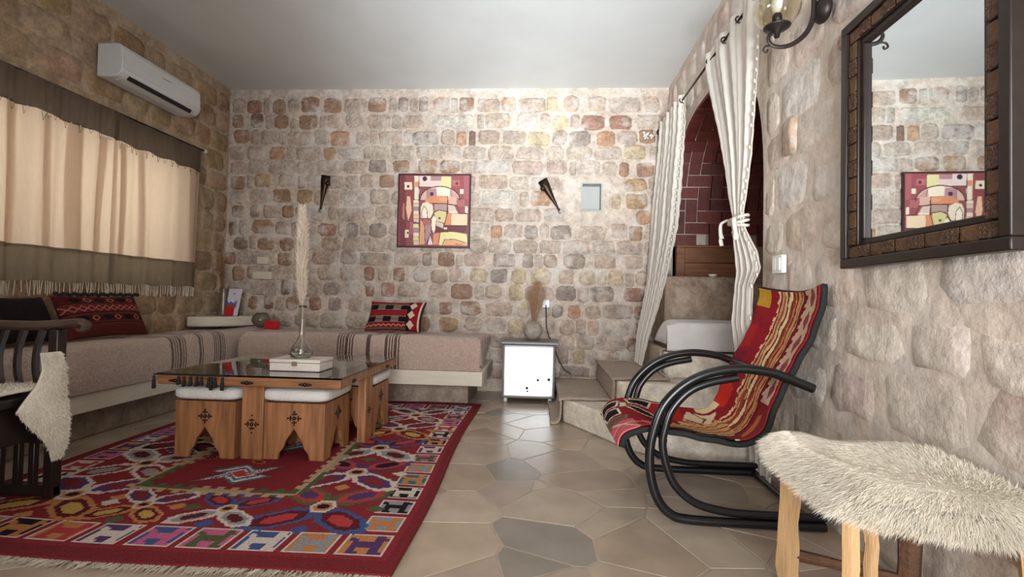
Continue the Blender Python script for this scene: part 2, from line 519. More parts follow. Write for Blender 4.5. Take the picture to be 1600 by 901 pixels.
# stones of the back wall: strong-coloured ones at their places, ordinary ones between
def pix_back(px, py):
    d = Fv + Rv * ((px - 800) / F_PX) - Uv * ((py - 450.5) / F_PX)
    k = YB / d.y
    return d.x * k, 0.9 + d.z * k
BRN, RED, OCH, GRY, PNK, YEL, DRK, WHT, ORG = (150, 112, 82), (150, 102, 80), (174, 136, 92), (146, 132, 122), (192, 168, 150), (204, 182, 142), (108, 80, 62), (208, 198, 188), (186, 138, 102)
ACC = [  # px, py, width px, colour
 (398, 167, 26, RED), (437, 168, 24, BRN), (485, 163, 32, RED), (520, 165, 32, BRN), (590, 162, 34, RED), (630, 163, 18, GRY), (662, 163, 16, GRY), (690, 162, 28, PNK),
 (729, 163, 26, BRN), (795, 160, 24, ORG), (863, 160, 18, YEL), (893, 160, 26, PNK), (933, 160, 30, PNK), (1018, 162, 26, PNK),
 (372, 189, 20, BRN), (402, 188, 24, DRK), (440, 190, 26, BRN), (482, 191, 34, BRN), (520, 190, 20, PNK), (553, 188, 28, PNK), (592, 190, 40, PNK), (645, 190, 36, PNK), (708, 190, 74, WHT), (778, 188, 42, PNK),
 (825, 182, 36, WHT), (875, 192, 28, YEL), (926, 197, 38, RED), (969, 195, 38, RED), (1011, 205, 26, BRN),
 (345, 207, 14, DRK), (378, 212, 30, BRN), (420, 215, 30, PNK), (468, 216, 44, PNK), (532, 217, 34, ORG), (566, 217, 22, PNK), (610, 217, 40, PNK), (665, 218, 44, GRY), (721, 222, 18, ORG), (738, 217, 12, DRK), (842, 220, 38, YEL), (905, 226, 36, GRY), (946, 225, 30, ORG), (992, 231, 38, YEL),
 (370, 244, 26, PNK), (398, 243, 26, PNK), (434, 244, 28, ORG), (482, 246, 44, PNK), (516, 247, 30, OCH), (551, 248, 26, WHT), (590, 253, 30, GRY), (627, 255, 30, BRN), (668, 253, 30, OCH), (703, 255, 34, BRN), (768, 252, 60, WHT), (870, 258, 36, PNK), (920, 255, 38, WHT), (975, 266, 17, RED), (1008, 266, 28, RED),
 (411, 273, 28, OCH), (372, 270, 28, PNK), (449, 275, 32, PNK), (490, 281, 26, WHT), (574, 281, 26, PNK), (605, 281, 26, BRN), (993, 297, 36, OCH), (770, 283, 50, PNK), (960, 290, 22, PNK),
 (372, 294, 26, BRN), (405, 303, 34, PNK), (441, 304, 32, BRN), (476, 304, 26, OCH), (552, 310, 44, WHT), (593, 306, 34, PNK), (780, 306, 60, WHT), (845, 306, 34, ORG), (995, 325, 36, OCH), (963, 325, 16, YEL),
 (372, 324, 24, BRN), (398, 327, 18, GRY), (424, 327, 30, PNK), (450, 329, 28, BRN), (497, 335, 28, WHT), (545, 335, 40, PNK), (600, 330, 30, PNK), (866, 336, 34, WHT), (914, 347, 40, PNK), (968, 352, 36, PNK), (1005, 350, 24, ORG),
 (364, 357, 16, DRK), (410, 352, 40, BRN), (461, 365, 16, GRY), (511, 368, 32, RED), (550, 368, 22, GRY), (590, 368, 30, GRY), (775, 370, 20, ORG), (830, 372, 22, GRY), (876, 373, 36, GRY), (926, 373, 46, PNK), (990, 372, 30, BRN),
 (376, 380, 26, DRK), (415, 385, 30, BRN), (448, 387, 26, BRN), (505, 393, 40, PNK), (545, 397, 28, GRY), (634, 398, 42, PNK), (668, 398, 16, GRY), (697, 398, 28, BRN), (742, 400, 36, PNK), (788, 403, 40, GRY), (825, 403, 18, GRY), (860, 401, 22, BRN), (898, 402, 36, GRY), (945, 402, 36, PNK), (990, 403, 30, PNK),
 (360, 412, 20, BRN), (445, 412, 26, BRN), (512, 421, 34, PNK), (545, 425, 30, WHT), (577, 423, 18, RED), (598, 425, 24, PNK), (624, 424, 20, RED), (658, 425, 26, WHT), (714, 427, 26, PNK), (748, 427, 30, YEL), (780, 430, 30, GRY), (811, 430, 26, YEL), (845, 431, 34, YEL), (885, 430, 24, PNK), (918, 430, 38, YEL), (962, 430, 26, YEL), (1003, 428, 22, OCH),
 (372, 436, 22, BRN), (447, 440, 18, DRK), (518, 448, 30, GRY), (550, 447, 22, WHT), (578, 449, 16, RED), (606, 449, 24, RED), (640, 450, 40, PNK), (684, 451, 32, PNK), (722, 455, 36, BRN), (771, 454, 28, PNK), (806, 457, 24, YEL), (884, 457, 34, GRY), (941, 456, 38, GRY), (990, 456, 34, RED),
 (396, 466, 18, BRN), (420, 468, 18, DRK), (457, 470, 22, BRN), (493, 473, 22, RED), (523, 472, 24, GRY), (555, 476, 22, PNK), (696, 481, 22, RED), (735, 481, 34, BRN), (780, 483, 44, PNK), (818, 487, 22, YEL), (871, 486, 18, GRY), (897, 488, 22, ORG), (927, 489, 36, PNK), (1000, 490, 18, RED),
 (806, 517, 28, YEL), (858, 515, 20, PNK), (886, 516, 24, PNK), (927, 518, 20, ORG), (962, 520, 38, WHT), (1002, 522, 18, DRK), (700, 509, 32, OCH), (740, 506, 30, PNK), (660, 506, 26, BRN),
 (880, 548, 18, GRY), (905, 548, 20, YEL), (926, 550, 22, WHT), (957, 550, 22, PNK), (990, 548, 22, DRK), (897, 577, 48, GRY), (946, 578, 32, GRY), (985, 575, 24, PNK)]
rows = []
zz = 2.895
while zz > 0.05:
    h = random.choice((0.150, 0.158, 0.165, 0.158))
    rows.append((zz - h / 2, h)); zz -= h
rowacc = {i: [] for i in range(len(rows))}
for (px, py, w, c) in ACC:
    u, v = pix_back(px, py)
    i = min(range(len(rows)), key=lambda k: abs(rows[k][0] - v))
    rowacc[i].append((u, v, w * 4.69 / 750 / 2, c))
fb = lambda u, v, h: (u, YB - h, v)
DEF = [(190, 171, 154), (184, 164, 148), (196, 179, 162), (188, 170, 156), (178, 156, 138), (200, 186, 171)]
def tone(c, k=.34, t=(180, 161, 145)): return tuple(x * (1 - k) + y * k for x, y in zip(c, t))
nstone = 0
for i, (zc, h) in enumerate(rows):
    xs, xe = XL + 0.02, XR - 0.02
    if zc < 0.6: xs = -0.50
    if zc < 0.30: xs = -0.62
    if zc < 0.12: break
    acc = sorted(rowacc[i]); use = []
    for a in acc:
        if use and a[0] - a[2] < use[-1][0] + use[-1][2] + 0.012: 
            a = (max(a[0], use[-1][0] + use[-1][2] + 0.012 + a[2] * .7), a[1], a[2] * .7, a[3])
        use.append(a)
    def put(u, a, c, v=None):
        global nstone
        bh = h / 2 - 0.001
        v0 = zc + (0 if v is None else max(-.012, min(.012, v - zc)))
        if NX0 - .05 < u + a and u - a < NX1 + .05 and NZ0 - .05 < v0 + bh and v0 - bh < NZ1 + .05: return
        if -1.40 < u - a and u + a < -0.74 and 1.42 < v0 - bh and v0 + bh < 2.08: return      # wholly behind the picture
        wall_stone(wall_back, fb, u, v0, a, bh * random.uniform(.9, 1.02), random.uniform(.005, .014), m_stone, tone(jitc(c, 7)), jit=0.09)
        nstone += 1
    cur = xs
    for (u, v, a, c) in use + [(xe + 5, 0, 0.0, None)]:
        lim = min(u - a, xe)
        gap = lim - cur
        if gap > 0.07:
            k = max(1, round(gap / 0.25)); w = gap / k
            cuts = [cur + w * j + (random.uniform(-.2, .2) * w if 0 < j < k else 0) for j in range(k + 1)]
            for j in range(k):
                put((cuts[j] + cuts[j + 1]) / 2, (cuts[j + 1] - cuts[j]) / 2 - 0.001, random.choice(DEF))
        if c is not None:
            put(u, a, c, v); cur = u + a + 0.008

# left wall with its window
WY0, WY1, WZ0, WZ1 = 1.7, 3.98, 1.0, 2.08
b = MB()
VY0, VY1 = -0.9, 0.6  # added opening out of view, cut for the fill light
for (y0, y1, z0, z1) in ((YF, VY0, -.1, ZC), (VY0, VY1, -.1, WZ0), (VY0, VY1, WZ1, ZC), (VY1, WY0, -.1, ZC), (WY1, YB, -.1, ZC), (WY0, WY1, -.1, WZ0), (WY0, WY1, WZ1, ZC)):
    b.box(XL - .25, XL, y0, y1, z0, z1)
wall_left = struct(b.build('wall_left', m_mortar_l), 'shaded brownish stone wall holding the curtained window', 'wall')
fl = lambda u, v, h: (XL + h, u, v)
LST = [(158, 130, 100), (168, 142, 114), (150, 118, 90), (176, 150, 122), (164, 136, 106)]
zz = 2.90
while zz > 0.55:
    h = random.uniform(.17, .22); zc = zz - h / 2; zz -= h
    y = 1.9
    while y < YB - .06:
        w = random.uniform(.18, .36); y2 = min(y + w, YB - .02)
        if not (zc > WZ0 - .02 and zc < WZ1 + .12 and y < WY1 + .05) and not (zc < 1.0 and y2 < 2.1) and y2 - y > .06:
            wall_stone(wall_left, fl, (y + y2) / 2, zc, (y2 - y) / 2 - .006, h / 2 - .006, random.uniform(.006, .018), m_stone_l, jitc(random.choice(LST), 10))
        y = y2
m_winframe = mat('white_window_frame', (210, 208, 200), rough=0.4, var=0.03)
m_pane = glass_mat('window_glass')
win = struct(MB().box(XL - .2, XL - .14, WY0, WY1, WZ0, WZ0 + .05).box(XL - .2, XL - .14, WY0, WY1, WZ1 - .05, WZ1).box(XL - .2, XL - .14, WY0, WY0 + .05, WZ0, WZ1)
             .box(XL - .2, XL - .14, WY1 - .05, WY1, WZ0, WZ1).box(XL - .2, XL - .14, 2.82, 2.88, WZ0, WZ1).build('window_1', m_winframe), 'wide white framed window behind the striped curtains', 'window')
for y0, y1 in ((WY0 + .05, 2.82), (2.88, WY1 - .05)):
    MB().box(XL - .172, XL - .168, y0, y1, WZ0 + .05, WZ1 - .05).build('pane', m_pane, win)

win2 = struct(MB().box(XL - .2, XL - .14, VY0, VY1, WZ0, WZ0 + .05).box(XL - .2, XL - .14, VY0, VY1, WZ1 - .05, WZ1).box(XL - .2, XL - .14, VY0, VY0 + .05, WZ0, WZ1)
              .box(XL - .2, XL - .14, VY1 - .05, VY1, WZ0, WZ1).build('fill_window', m_winframe), 'added white framed window out of view that lets in the fill light', 'window')  # unseen window, added to go with the fill light

# front wall (behind the camera) with the open doorway the daylight comes through
b = MB().box(XL - .2, -.75, YF - .2, YF, -.1, ZC).box(1.0, XR + .2, YF - .2, YF, -.1, ZC).box(-.75, 1.0, YF - .2, YF, 2.35, ZC)
struct(b.build('wall_front', m_mortar_r), 'stone wall with the open doorway behind the viewer', 'wall')

# right wall with the arched opening of the alcove
AY0, AY1, AZ = 2.68, 4.50, 1.42
AC_, AR = (AY0 + AY1) / 2, (AY1 - AY0) / 2
WT = 0.30
AH = 1.03
def vault(t, grow=0.0):
    c, q = math.cos(t), math.sin(t); e = 2 / 2.9
    return (AC_ + (AR + grow) * math.copysign(abs(c) ** e, c), AZ + (AH + grow) * abs(q) ** e)
NA = 48
ring_ = [vault(PI * k / NA) for k in range(NA + 1)]
b = MB().box(XR, XR + WT, YF, AY0, -.1, ZC).box(XR, XR + WT, AY1, YB, -.1, ZC)
for (ya, za), (yb, zb) in zip(ring_[:-1], ring_[1:]):
    b.add([(XR, ya, za), (XR, yb, zb), (XR, yb, ZC), (XR, ya, ZC), (XR + WT, ya, za), (XR + WT, yb, zb), (XR + WT, yb, ZC), (XR + WT, ya, ZC)],
          [(0, 1, 2, 3), (7, 6, 5, 4), (0, 4, 5, 1)])
wall_right = struct(b.build('wall_right', m_mortar_r, recalc=False), 'pale plaster-washed stone wall carrying the big mirror', 'wall')
fr = lambda u, v, h: (XR - h, u, v)
RST = [(194, 179, 166), (202, 189, 176), (186, 168, 153), (192, 173, 158), (206, 196, 186), (182, 164, 152)]
zz = 2.93
ri = 0
while zz > 0.05:
    h = random.uniform(.19, .25); zc = zz - h / 2; zz -= h; ri += 1
    y = 0.62 + (ri % 2) * .13
    while y < AY0 - .05:
        w = random.uniform(.2, .38); y2 = min(y + w, AY0 - .02)
        if AY0 - y2 < .12: y2 = AY0 - .02
        if y2 - y > .08:
            wall_stone(wall_right, fr, (y + y2) / 2, zc + random.uniform(-.015, .015), (y2 - y) / 2 - random.uniform(.004, .016), h / 2 - random.uniform(.002, .014), random.uniform(.002, .005),
                       m_stone_r, jitc(random.choice(RST), 5), jit=0.15, flatn=.87, lip=random.uniform(.001, .005))
        y = y2
    y = AY0                     # above and beside the arch
    while y < YB - .05:
        w = random.uniform(.18, .3); y2 = min(y + w, YB - .02); yc = (y + y2) / 2
        zarch = AZ + AH if (y < AY1) else 0
        if zc - h / 2 > zarch + .02 and y2 - y > .08:
            wall_stone(wall_right, fr, yc, zc, (y2 - y) / 2 - .015, h / 2 - .015, random.uniform(.008, .02), m_stone_r, jitc(random.choice(RST), 7), jit=0.12)
        y = y2
for (u, v, a, b_, c) in ((1.19, 0.72, .06, .11, (168, 108, 72)), (1.985, 1.96, .025, .03, (150, 112, 90)), (2.4, 1.72, .07, .1, (172, 148, 128))):
    wall_stone(wall_right, fr, u, v, a, b_, .02, m_stone_r, c)

# alcove behind the arch: brick vault, far wall, wooden panel, ledge
AX1 = 2.6
m_vmortar = mat('vault_mortar', (172, 142, 132), rough=0.8, var=0.12, scale=20, bump=0.3)
m_brick = mat('dark_red_brick', (104, 44, 36), rough=0.62, var=0.2, scale=9, src='object', bump=0.25, bscale=40)
NV = 60
tab = [vault(PI * k / 400) for k in range(401)]
arc_ = [0.0]
for (ya, za), (yb, zb) in zip(tab[:-1], tab[1:]): arc_.append(arc_[-1] + math.hypot(yb - ya, zb - za))
def on_vault(S):
    i = min(399, max(0, int(np.searchsorted(arc_, S)) - 1)); k = (S - arc_[i]) / max(1e-9, arc_[i + 1] - arc_[i])
    y = tab[i][0] + (tab[i + 1][0] - tab[i][0]) * k; z = tab[i][1] + (tab[i + 1][1] - tab[i][1]) * k
    j0, j1 = max(0, i - 6), min(400, i + 7)
    return y, z, math.atan2(tab[j1][1] - tab[j0][1], tab[j1][0] - tab[j0][0])
b = MB()
for k in range(NV):
    t0, t1 = PI * k / NV, PI * (k + 1) / NV
    q = [vault(t0, .012), vault(t1, .012)]
    b.add([(XR + .02, q[0][0], q[0][1]), (AX1, q[0][0], q[0][1]), (AX1, q[1][0], q[1][1]), (XR + .02, q[1][0], q[1][1])], [(0, 1, 2, 3)])
b.box(XR + WT, AX1 + .2, AY1, AY1 + .15, 0, AZ + .02).box(XR + WT, AX1 + .2, AY0 - .15, AY0, 0, AZ + .02).box(AX1, AX1 + .15, AY0 - .15, AY1 + .15, 0, ZC)
b.box(XR + .005, XR + WT, AY1, AY1 + .12, 0, AZ)
alc = struct(b.build('wall_alcove', m_vmortar, recalc=False), 'barrel-vaulted alcove lined with dark red herringbone bricks', 'wall')
BW = 0.108
meH = MB().box(-BW + .005, BW - .005, -BW / 2 + .005, BW / 2 - .005, -.012, .022)
meV = MB().box(-BW / 2 + .005, BW / 2 - .005, -BW + .005, BW - .005, -.012, .022)
def mesh_of(mb, name, m):
    o = mb.build(name, m); me = o.data; bpy.data.objects.remove(o); return me
meH, meV = mesh_of(meH, 'brick', m_brick), mesh_of(meV, 'brick', m_brick)
BR = [(104, 44, 36), (96, 38, 32), (112, 50, 40), (90, 40, 34), (100, 46, 40)]
nb_ = 0
for iy in range(-2, 28):
    for ix in range(-3, 12):
        d = (ix - iy) % 4
        if d not in (0, 3): continue
        if d == 0: cx, cs, me = ix + 1, iy + .5, meH
        else: cx, cs, me = ix + .5, iy + 1, meV
        X = XR + cx * BW; S = cs * BW
        hw = BW if d == 0 else BW / 2
        if X + hw < XR + .04 or X > 2.42 or S < BW * .45 or S > arc_[-1] * .70: continue
        by, bz, bt = on_vault(S)
        if X - hw < XR + .004:
            hs = BW / 2 if d == 0 else BW
            me = mesh_of(MB().box(XR + .004 - X, hw - .005, -hs + .005, hs - .005, -.012, .022), 'brick', m_brick)
        o = new_obj('brick', me, alc, (X, by, bz))
        o.rotation_euler = (bt, 0, 0)
        o.color = L4(jitc(random.choice(BR), 7)); nb_ += 1
m_oldwood = mat('old_brown_wood', (128, 82, 52), rough=0.55, var=0.3, scale=5, stretch=(1, 1, 9), bump=0.2, bscale=14)
pan = thing('wood_cladding', 'brown plank panel on the alcove wall below the red brick vault', 'panel', (1.5, 4.47, 1.1))
for k in range(2):
    rbox('plank', 1.30, 1.88, 4.44, 4.495, 1.125 + k * .14, 1.262 + k * .14, m_oldwood, pan, .004)
rbox('stile', 1.225, 1.298, 4.435, 4.495, 1.125, 1.402, m_oldwood, pan, .004)
rbox('rail', 1.225, 1.88, 4.43, 4.495, 1.402, 1.425, m_oldwood, pan, .004)
m_ledge = stone_mat('alcove_ledge_stone', (170, 152, 134), 0.5, 0.7, 0.6, src='rgb', col=(148, 126, 106))
led = struct(MB().box(1.02, 2.4, 4.02, 4.44, 0.02, 1.118).build('trim_1', m_ledge, bevel=.02), 'rough stone ledge behind the white cloth in the alcove', 'ledge')

# ------------------------------------------------------------------ steps up to the alcove
m_stepplaster = stone_mat('step_plaster', (196, 180, 160), 0.35, 0.5, 0.6, src='rgb', col=(214, 203, 186), mott=.9)
m_runner = mat('beige_runner', (170, 152, 138), rough=0.95, var=0.12, scale=60, bump=0.5, bscale=160)
steps = struct(thing('stairs', 'low whitewashed plaster steps rising to the alcove', 'stairs', (0.7, 3.9, 0)), 'low whitewashed plaster steps rising to the alcove', 'stairs')
fz = lambda a, b_, t: (a, b_, t)
MB().prism([(.18, 4.66), (.18, 3.58), (.25, 3.47), (.55, 2.96), (.72, 2.80), (1.18, 2.74), (1.18, 4.66)], fz, 0.0, .17).build('step', m_stepplaster, steps, bevel=.015)
MB().prism([(.545, 4.66), (.545, 3.42), (.58, 3.37), (1.45, 3.33), (1.45, 4.66)], fz, .17, .34).build('step', m_stepplaster, steps, bevel=.015)
MB().prism([(.93, 4.66), (.93, 3.66), (.96, 3.62), (1.6, 3.6), (1.6, 4.66)], fz, .34, .53).build('step', m_stepplaster, steps, bevel=.015)
prof = [(.085, .012), (.13, .014), (.158, .05), (.162, .16), (.175, .184), (.50, .184), (.527, .20), (.53, .33), (.545, .354), (.88, .354), (.912, .375), (.915, .515), (.93, .544), (.985, .544)]
path = smooth_path([(x, 0, z) for x, z in prof], 4)
def Prun(u, v):
    k = u * (len(path) - 1); i = min(int(k), len(path) - 2); p = path[i].lerp(path[i + 1], k - i)
    y0 = 3.52 if p.z < .19 else (3.44 if p.z < .37 else 3.69)
    y0 += .012 * math.sin(9 * p.x + 20 * p.z)
    if p.z < .05: y0 -= .05 * (.05 - p.z) / .05
    return (p.x - .003 * math.sin(v * 40), y0 + (4.42 - y0) * v, p.z + .003 * math.sin(v * 23 + p.x * 30))
run = MB().grid(Prun, 56, 14).build('stair_runner', m_runner, smooth=True, solid=.012)
tag(run, 'worn beige runner carpet laid over the plaster steps', 'carpet')

# white cloth over the seat block in the alcove
m_block = mat('block_plaster', (180, 165, 148), rough=0.8, var=0.1, bump=0.2)
blk = thing('alcove_seat', 'seat block in the alcove hidden under a white cloth', 'seat', (1.4, 3.8, .53))
rbox('body', 1.00, 1.95, 3.66, 4.00, .545, .735, m_block, blk, .03, 3)
m_wcloth = mat('white_cotton', (214, 208, 204), rough=0.9, var=0.05, scale=8, bump=0.3, bscale=90, sheen=.2)
def Pcl(u, v):
    # v: from the back over the top and down the front; u: left end to right
    x = .955 + u * 1.0
    s = v * .62
    if s < .36: y, z = 4.0 - s, .752 + .012 * math.sin(s * 9 + u * 4)
    else:
        e = (s - .36); y = 3.64 - .03 * min(1, e / .05) - .03 * e - .006 * math.sin(u * 26) * e / .2; z = .752 - max(0, e - .02) + .0
    if u < .08:
        k = (.08 - u) / .08; z = min(z, .752 - .16 * k * k) if s < .36 else z - .02 * k; x = .955 + u * 1.0 - .02 * k
    z -= .006 * math.sin(u * 50) * (1 if v > .98 else 0)
    return (x, y, max(z, .548))
clo = MB().grid(Pcl, 60, 30).build('white_cloth', m_wcloth, smooth=True, solid=.006)
tag(clo, 'white cotton cloth draped over the alcove seat with a fringed hem', 'cloth')
soap = thing('small_dish', 'small white dish on the stone ledge under the wooden panel', 'dish', (1.42, 4.05, 1.12))
m_white = mat('glazed_white', (220, 216, 206), rough=0.3, var=0.04)
MB().lathe([(.02, 0), (.032, .008), (.036, .02), (.03, .022), (.015, .012)], (1.42, 4.07, 1.119), 16).build('bowl', m_white, soap, smooth=True)
MB().lathe([(.022, 0), (.026, .004), (.022, .008)], (1.42, 4.07, 1.131), 14).build('soap', m_white, soap, smooth=True)

# ------------------------------------------------------------------ benches
m_plank = mat('whitewashed_board', (206, 196, 178), rough=0.6, var=0.06, scale=6, stretch=(1, 1, 6), bump=0.1, bscale=30)
m_plinth = stone_mat('plinth_stone', (160, 142, 124), 0.4, 0.6, 0.6, src='rgb', col=(146, 128, 110))
m_throw = mat('woven_throw', (170, 146, 126), rough=0.95, var=0.1, scale=50, src='attr', bump=0.9, bscale=70, sheen=.3)
BEI, STR = (182, 158, 142), (84, 60, 50)

def mattress(name, label, P0, axis, length, depth, z0, z1, stripes, parent, end_stripes=False):
    """swept rounded section: v runs from the wall over the top and down the front; u along the length"""
    r = .055; h = z1 - z0
    sec = [(0.0, h * .2), (0.0, h)]                      # (distance from wall, height)
    N = 26
    pts = [(.0, h - .045)]
    for k in range(14): pts.append((.01 + (depth - r - .01) * k / 13, h + .004 * math.sin(k) - .03 * (1 - k / 13)))
    for k in range(1, 9):
        a = PI / 2 * k / 8; pts.append((depth - r + r * math.sin(a), h - r + r * math.cos(a)))
    for k in range(1, 9): pts.append((depth + .012 * math.sin(PI * k / 8), (h - r) * (1 - k / 8)))
    nu = int(length / .011)
    cols = np.zeros((nu, len(pts) - 1, 3)); cols[:] = lin(BEI)
    for (a, b_, n) in stripes:
        for k in range(n):
            c0 = a + (b_ - a) * (k + .25) / n
            i0 = int(c0 / .011); cols[max(i0, 0):i0 + 1] = lin(STR)
    mb = MB()
    for i in range(nu + 1):
        s = length * i / nu
        e = min(s, length - s)
        sh = 1 - .0 if e > .05 else 1 - .10 * (1 - e / .05) ** 2
        for (d, zz) in pts:
            zz2 = z0 + (zz * sh if zz > h * .5 else zz)
            wob = .004 * math.sin(s * 7 + d * 5)
            q = (P0[0] + (s if axis == 'x' else d), P0[1] - (d if axis == 'x' else -s), zz2 + wob * (1 if zz > h * .3 else 0))
            mb.v.append(q)
    w = len(pts)
    for i in range(nu):
        for j in range(w - 1):
            mb.f.append((i * w + j, (i + 1) * w + j, (i + 1) * w + j + 1, i * w + j + 1))
    c = [tuple(x) for x in cols.reshape(-1, 3)]
    for base in (0, nu * w):                              # closed ends
        cidx = len(mb.v)
        x, y, _ = np.mean(mb.v[base:base + w], axis=0)
        mb.v.append((x, y, z0))
        bl = [base + j for j in range(w)]
        for j in range(w - 1):
            mb.f.append((bl[j], bl[j + 1], cidx)); c.append(tuple(lin(BEI if j % 4 else (110, 84, 70)) if end_stripes else lin(BEI)))
    mb.c = c
    o = mb.build('mattress_cover' if parent else name, m_throw, parent, smooth=True, recalc=False)
    # recalc without disturbing face order
    bm = bmesh.new(); bm.from_mesh(o.data); bmesh.ops.recalc_face_normals(bm, faces=bm.faces); bm.to_mesh(o.data); bm.free()
    return o

PZ0, PZ1 = .195, .31
YBF, XLF = 3.83, -2.60
bb = thing('built_in_bench', 'built-in bench along the back wall with whitewashed board edge', 'bench', (-1.5, 4.3, 0))
MB().box(-2.598, -.60, 4.06, 4.66, 0, PZ0).build('plinth', m_plinth, bb, bevel=.01)
rbox('board', XLF, -.455, YBF, 4.665, PZ0, PZ1, m_plank, bb, .006)
lb = thing('built_in_bench', 'built-in bench under the curtained window with whitewashed board edge', 'bench', (-2.9, 3.0, 0))
MB().box(XL + .03, -2.76, 2.05, 4.66, 0, PZ0).build('plinth', m_plinth, lb, bevel=.01)
rbox('board', XL + .03, XLF - .002, 2.0, 4.66, PZ0, PZ1, m_plank, lb, .006)
mt = mattress('bench_mattress', '', (-2.50, 4.66), 'x', 2.02, .80, .312, .585, [(.835, .98, 7), (1.075, 1.12, 3), (1.228, 1.365, 7)], None, True)
tag(mt, 'long mattress on the back wall bench under a beige throw with brown stripes', 'mattress')
mt2 = mattress('bench_mattress', '', (XL + .03, 2.02), 'y', 2.62, .60, .312, .585, [(1.195, 1.35, 8), (1.475, 1.525, 3), (1.645, 1.78, 7)], None)
tag(mt2, 'mattress on the bench below the window under a beige brown-striped throw', 'mattress')

# rounded corner shelf
b = MB()
arc = [(XL + .03, 4.66), (XL + .03, 4.14)] + [(XL + .03 + .38 * math.sin(t), 4.66 - .52 * math.cos(t)) for t in [PI / 2 * k / 10 for k in range(1, 11)]]
b.prism(arc, fz, .590, .682)
tag(b.build('corner_shelf', m_plank, bevel=.012), 'low rounded plaster shelf in the corner between the two benches', 'shelf')

# ------------------------------------------------------------------ kilim rug
RX0, RX1, RY0, RY1 = -2.47, -0.46, 1.52, 4.05
CS = .0085
W_, H_ = int((RX1 - RX0) / CS), int((RY1 - RY0) / CS)
cv = Cv(W_, H_, (128, 24, 34))
m_ = lambda d: d / CS
K_RED, K_DRED, K_CRM, K_ORG, K_BLK, K_GRN, K_BLU, K_PUR, K_PNK, K_GRY, K_TEA, K_YEL, K_SCA = (140, 22, 34), (100, 14, 28), (216, 196, 180), (200, 124, 56), (30, 20, 26), (86, 96, 56), (60, 84, 140), (86, 50, 104), (206, 84, 130), (150, 146, 146), (40, 110, 116), (206, 160, 60), (190, 44, 44)
RR = random.Random(3)
bw = m_(.075); sq = m_(.17); bx = m_(.045)
cv.rect(bx, bw, W_ - bx, H_ - bw, (146, 26, 38))
ANIM = ["10000000", "11000010", "11111110", "01111100", "01111110", "01100110", "01000100", "11001100"]
ANIM = ["0110000000", "1110000001", "0110000011", "0111111110", "0111111110", "0111111110", "0110000110", "0110000110", "1110001110"]
SQC = [(K_CRM, K_BLK), (K_PUR, K_CRM), (K_ORG, K_GRY), (K_BLK, K_CRM), (K_GRY, K_ORG), (K_BLU, K_PNK), (K_ORG, K_PUR), (K_CRM, K_SCA), (K_BLK, K_ORG), (K_PNK, K_GRN), (K_TEA, K_ORG), (K_GRY, K_BLK), (K_ORG, K_SCA), (K_BLU, K_CRM), (K_PUR, K_PNK)]
def animal(x0, y0, w, h, cs, rot):
    bgc, an = cs
    cv.rect(x0, y0, x0 + w, y0 + h, an if rot == 9 else K_CRM)
    cv.rect(x0 + 1, y0 + 1, x0 + w - 1, y0 + h - 1, bgc)
    for r in range(9):
        for c in range(10):
            if ANIM[r][c] == '1':
                a, b_ = (c + 1) / 12, 1 - (r + 2) / 11
                if rot == 2: a = 1 - a - 1 / 12
                cv.rect(x0 + a * w, y0 + b_ * h, x0 + (a + 1 / 12) * w + .5, y0 + (b_ + 1 / 11) * h + .5, an)
n1 = 10; gap = 3
sw = (W_ - 2 * bx - gap) / n1
for k in range(n1):
    for y0, rt in ((bw + gap, 2), (H_ - bw - sq, 0)):
        animal(bx + gap + k * sw, y0, sw - gap, sq - gap, SQC[(k * 4 + (7 if y0 > 50 else 0)) % 15], rt)
n2 = 13
sh_ = (H_ - 2 * (bw + sq) - gap) / n2
for k in range(n2):
    for x0 in (bx + gap, W_ - bx - sq):
        animal(x0, bw + sq + gap + k * sh_, sq - gap, sh_ - gap, SQC[(k * 7 + (4 if x0 > 50 else 1)) % 15], 2)
ib = bw + sq + 2
cv.rect(ib, ib, W_ - ib, H_ - ib, K_RED)
def hexa(cx, cy, ln, wd, ang, cols):
    ca, sa = math.cos(ang), math.sin(ang)
    for i, c in enumerate(cols):
        f = 1 - i * .27
        l, w = ln * f, wd * f
        pts = [(-l, 0), (-l * .55, -w), (l * .55, -w), (l, 0), (l * .55, w), (-l * .55, w)]
        if l > 10:                                     # toothed outline
            zz2 = []
            for (xa, ya), (xb, yb) in zip(pts, pts[1:] + pts[:1]):
                nseg = max(2, int(math.hypot(xb - xa, yb - ya) / 2.2))
                for q in range(nseg):
                    k = 1.0 + (.09 if q % 2 else -.03)
                    zz2.append(((xa + (xb - xa) * q / nseg) * k, (ya + (yb - ya) * q / nseg) * k))
            pts = zz2
        cv.poly([(cx + x * ca - y * sa, cy + x * sa + y * ca) for x, y in pts], c)
HC = [(K_CRM, K_PUR, K_RED), (K_ORG, K_BLK, K_PNK), (K_CRM, K_GRY, K_DRED), (K_GRN, K_SCA, K_PUR), (K_ORG, K_DRED, K_YEL), (K_PUR, K_SCA, K_BLK), (K_CRM, K_RED, K_GRY), (K_BLU, K_DRED, K_SCA), (K_CRM, K_BLK, K_RED)]
band = m_(.36)
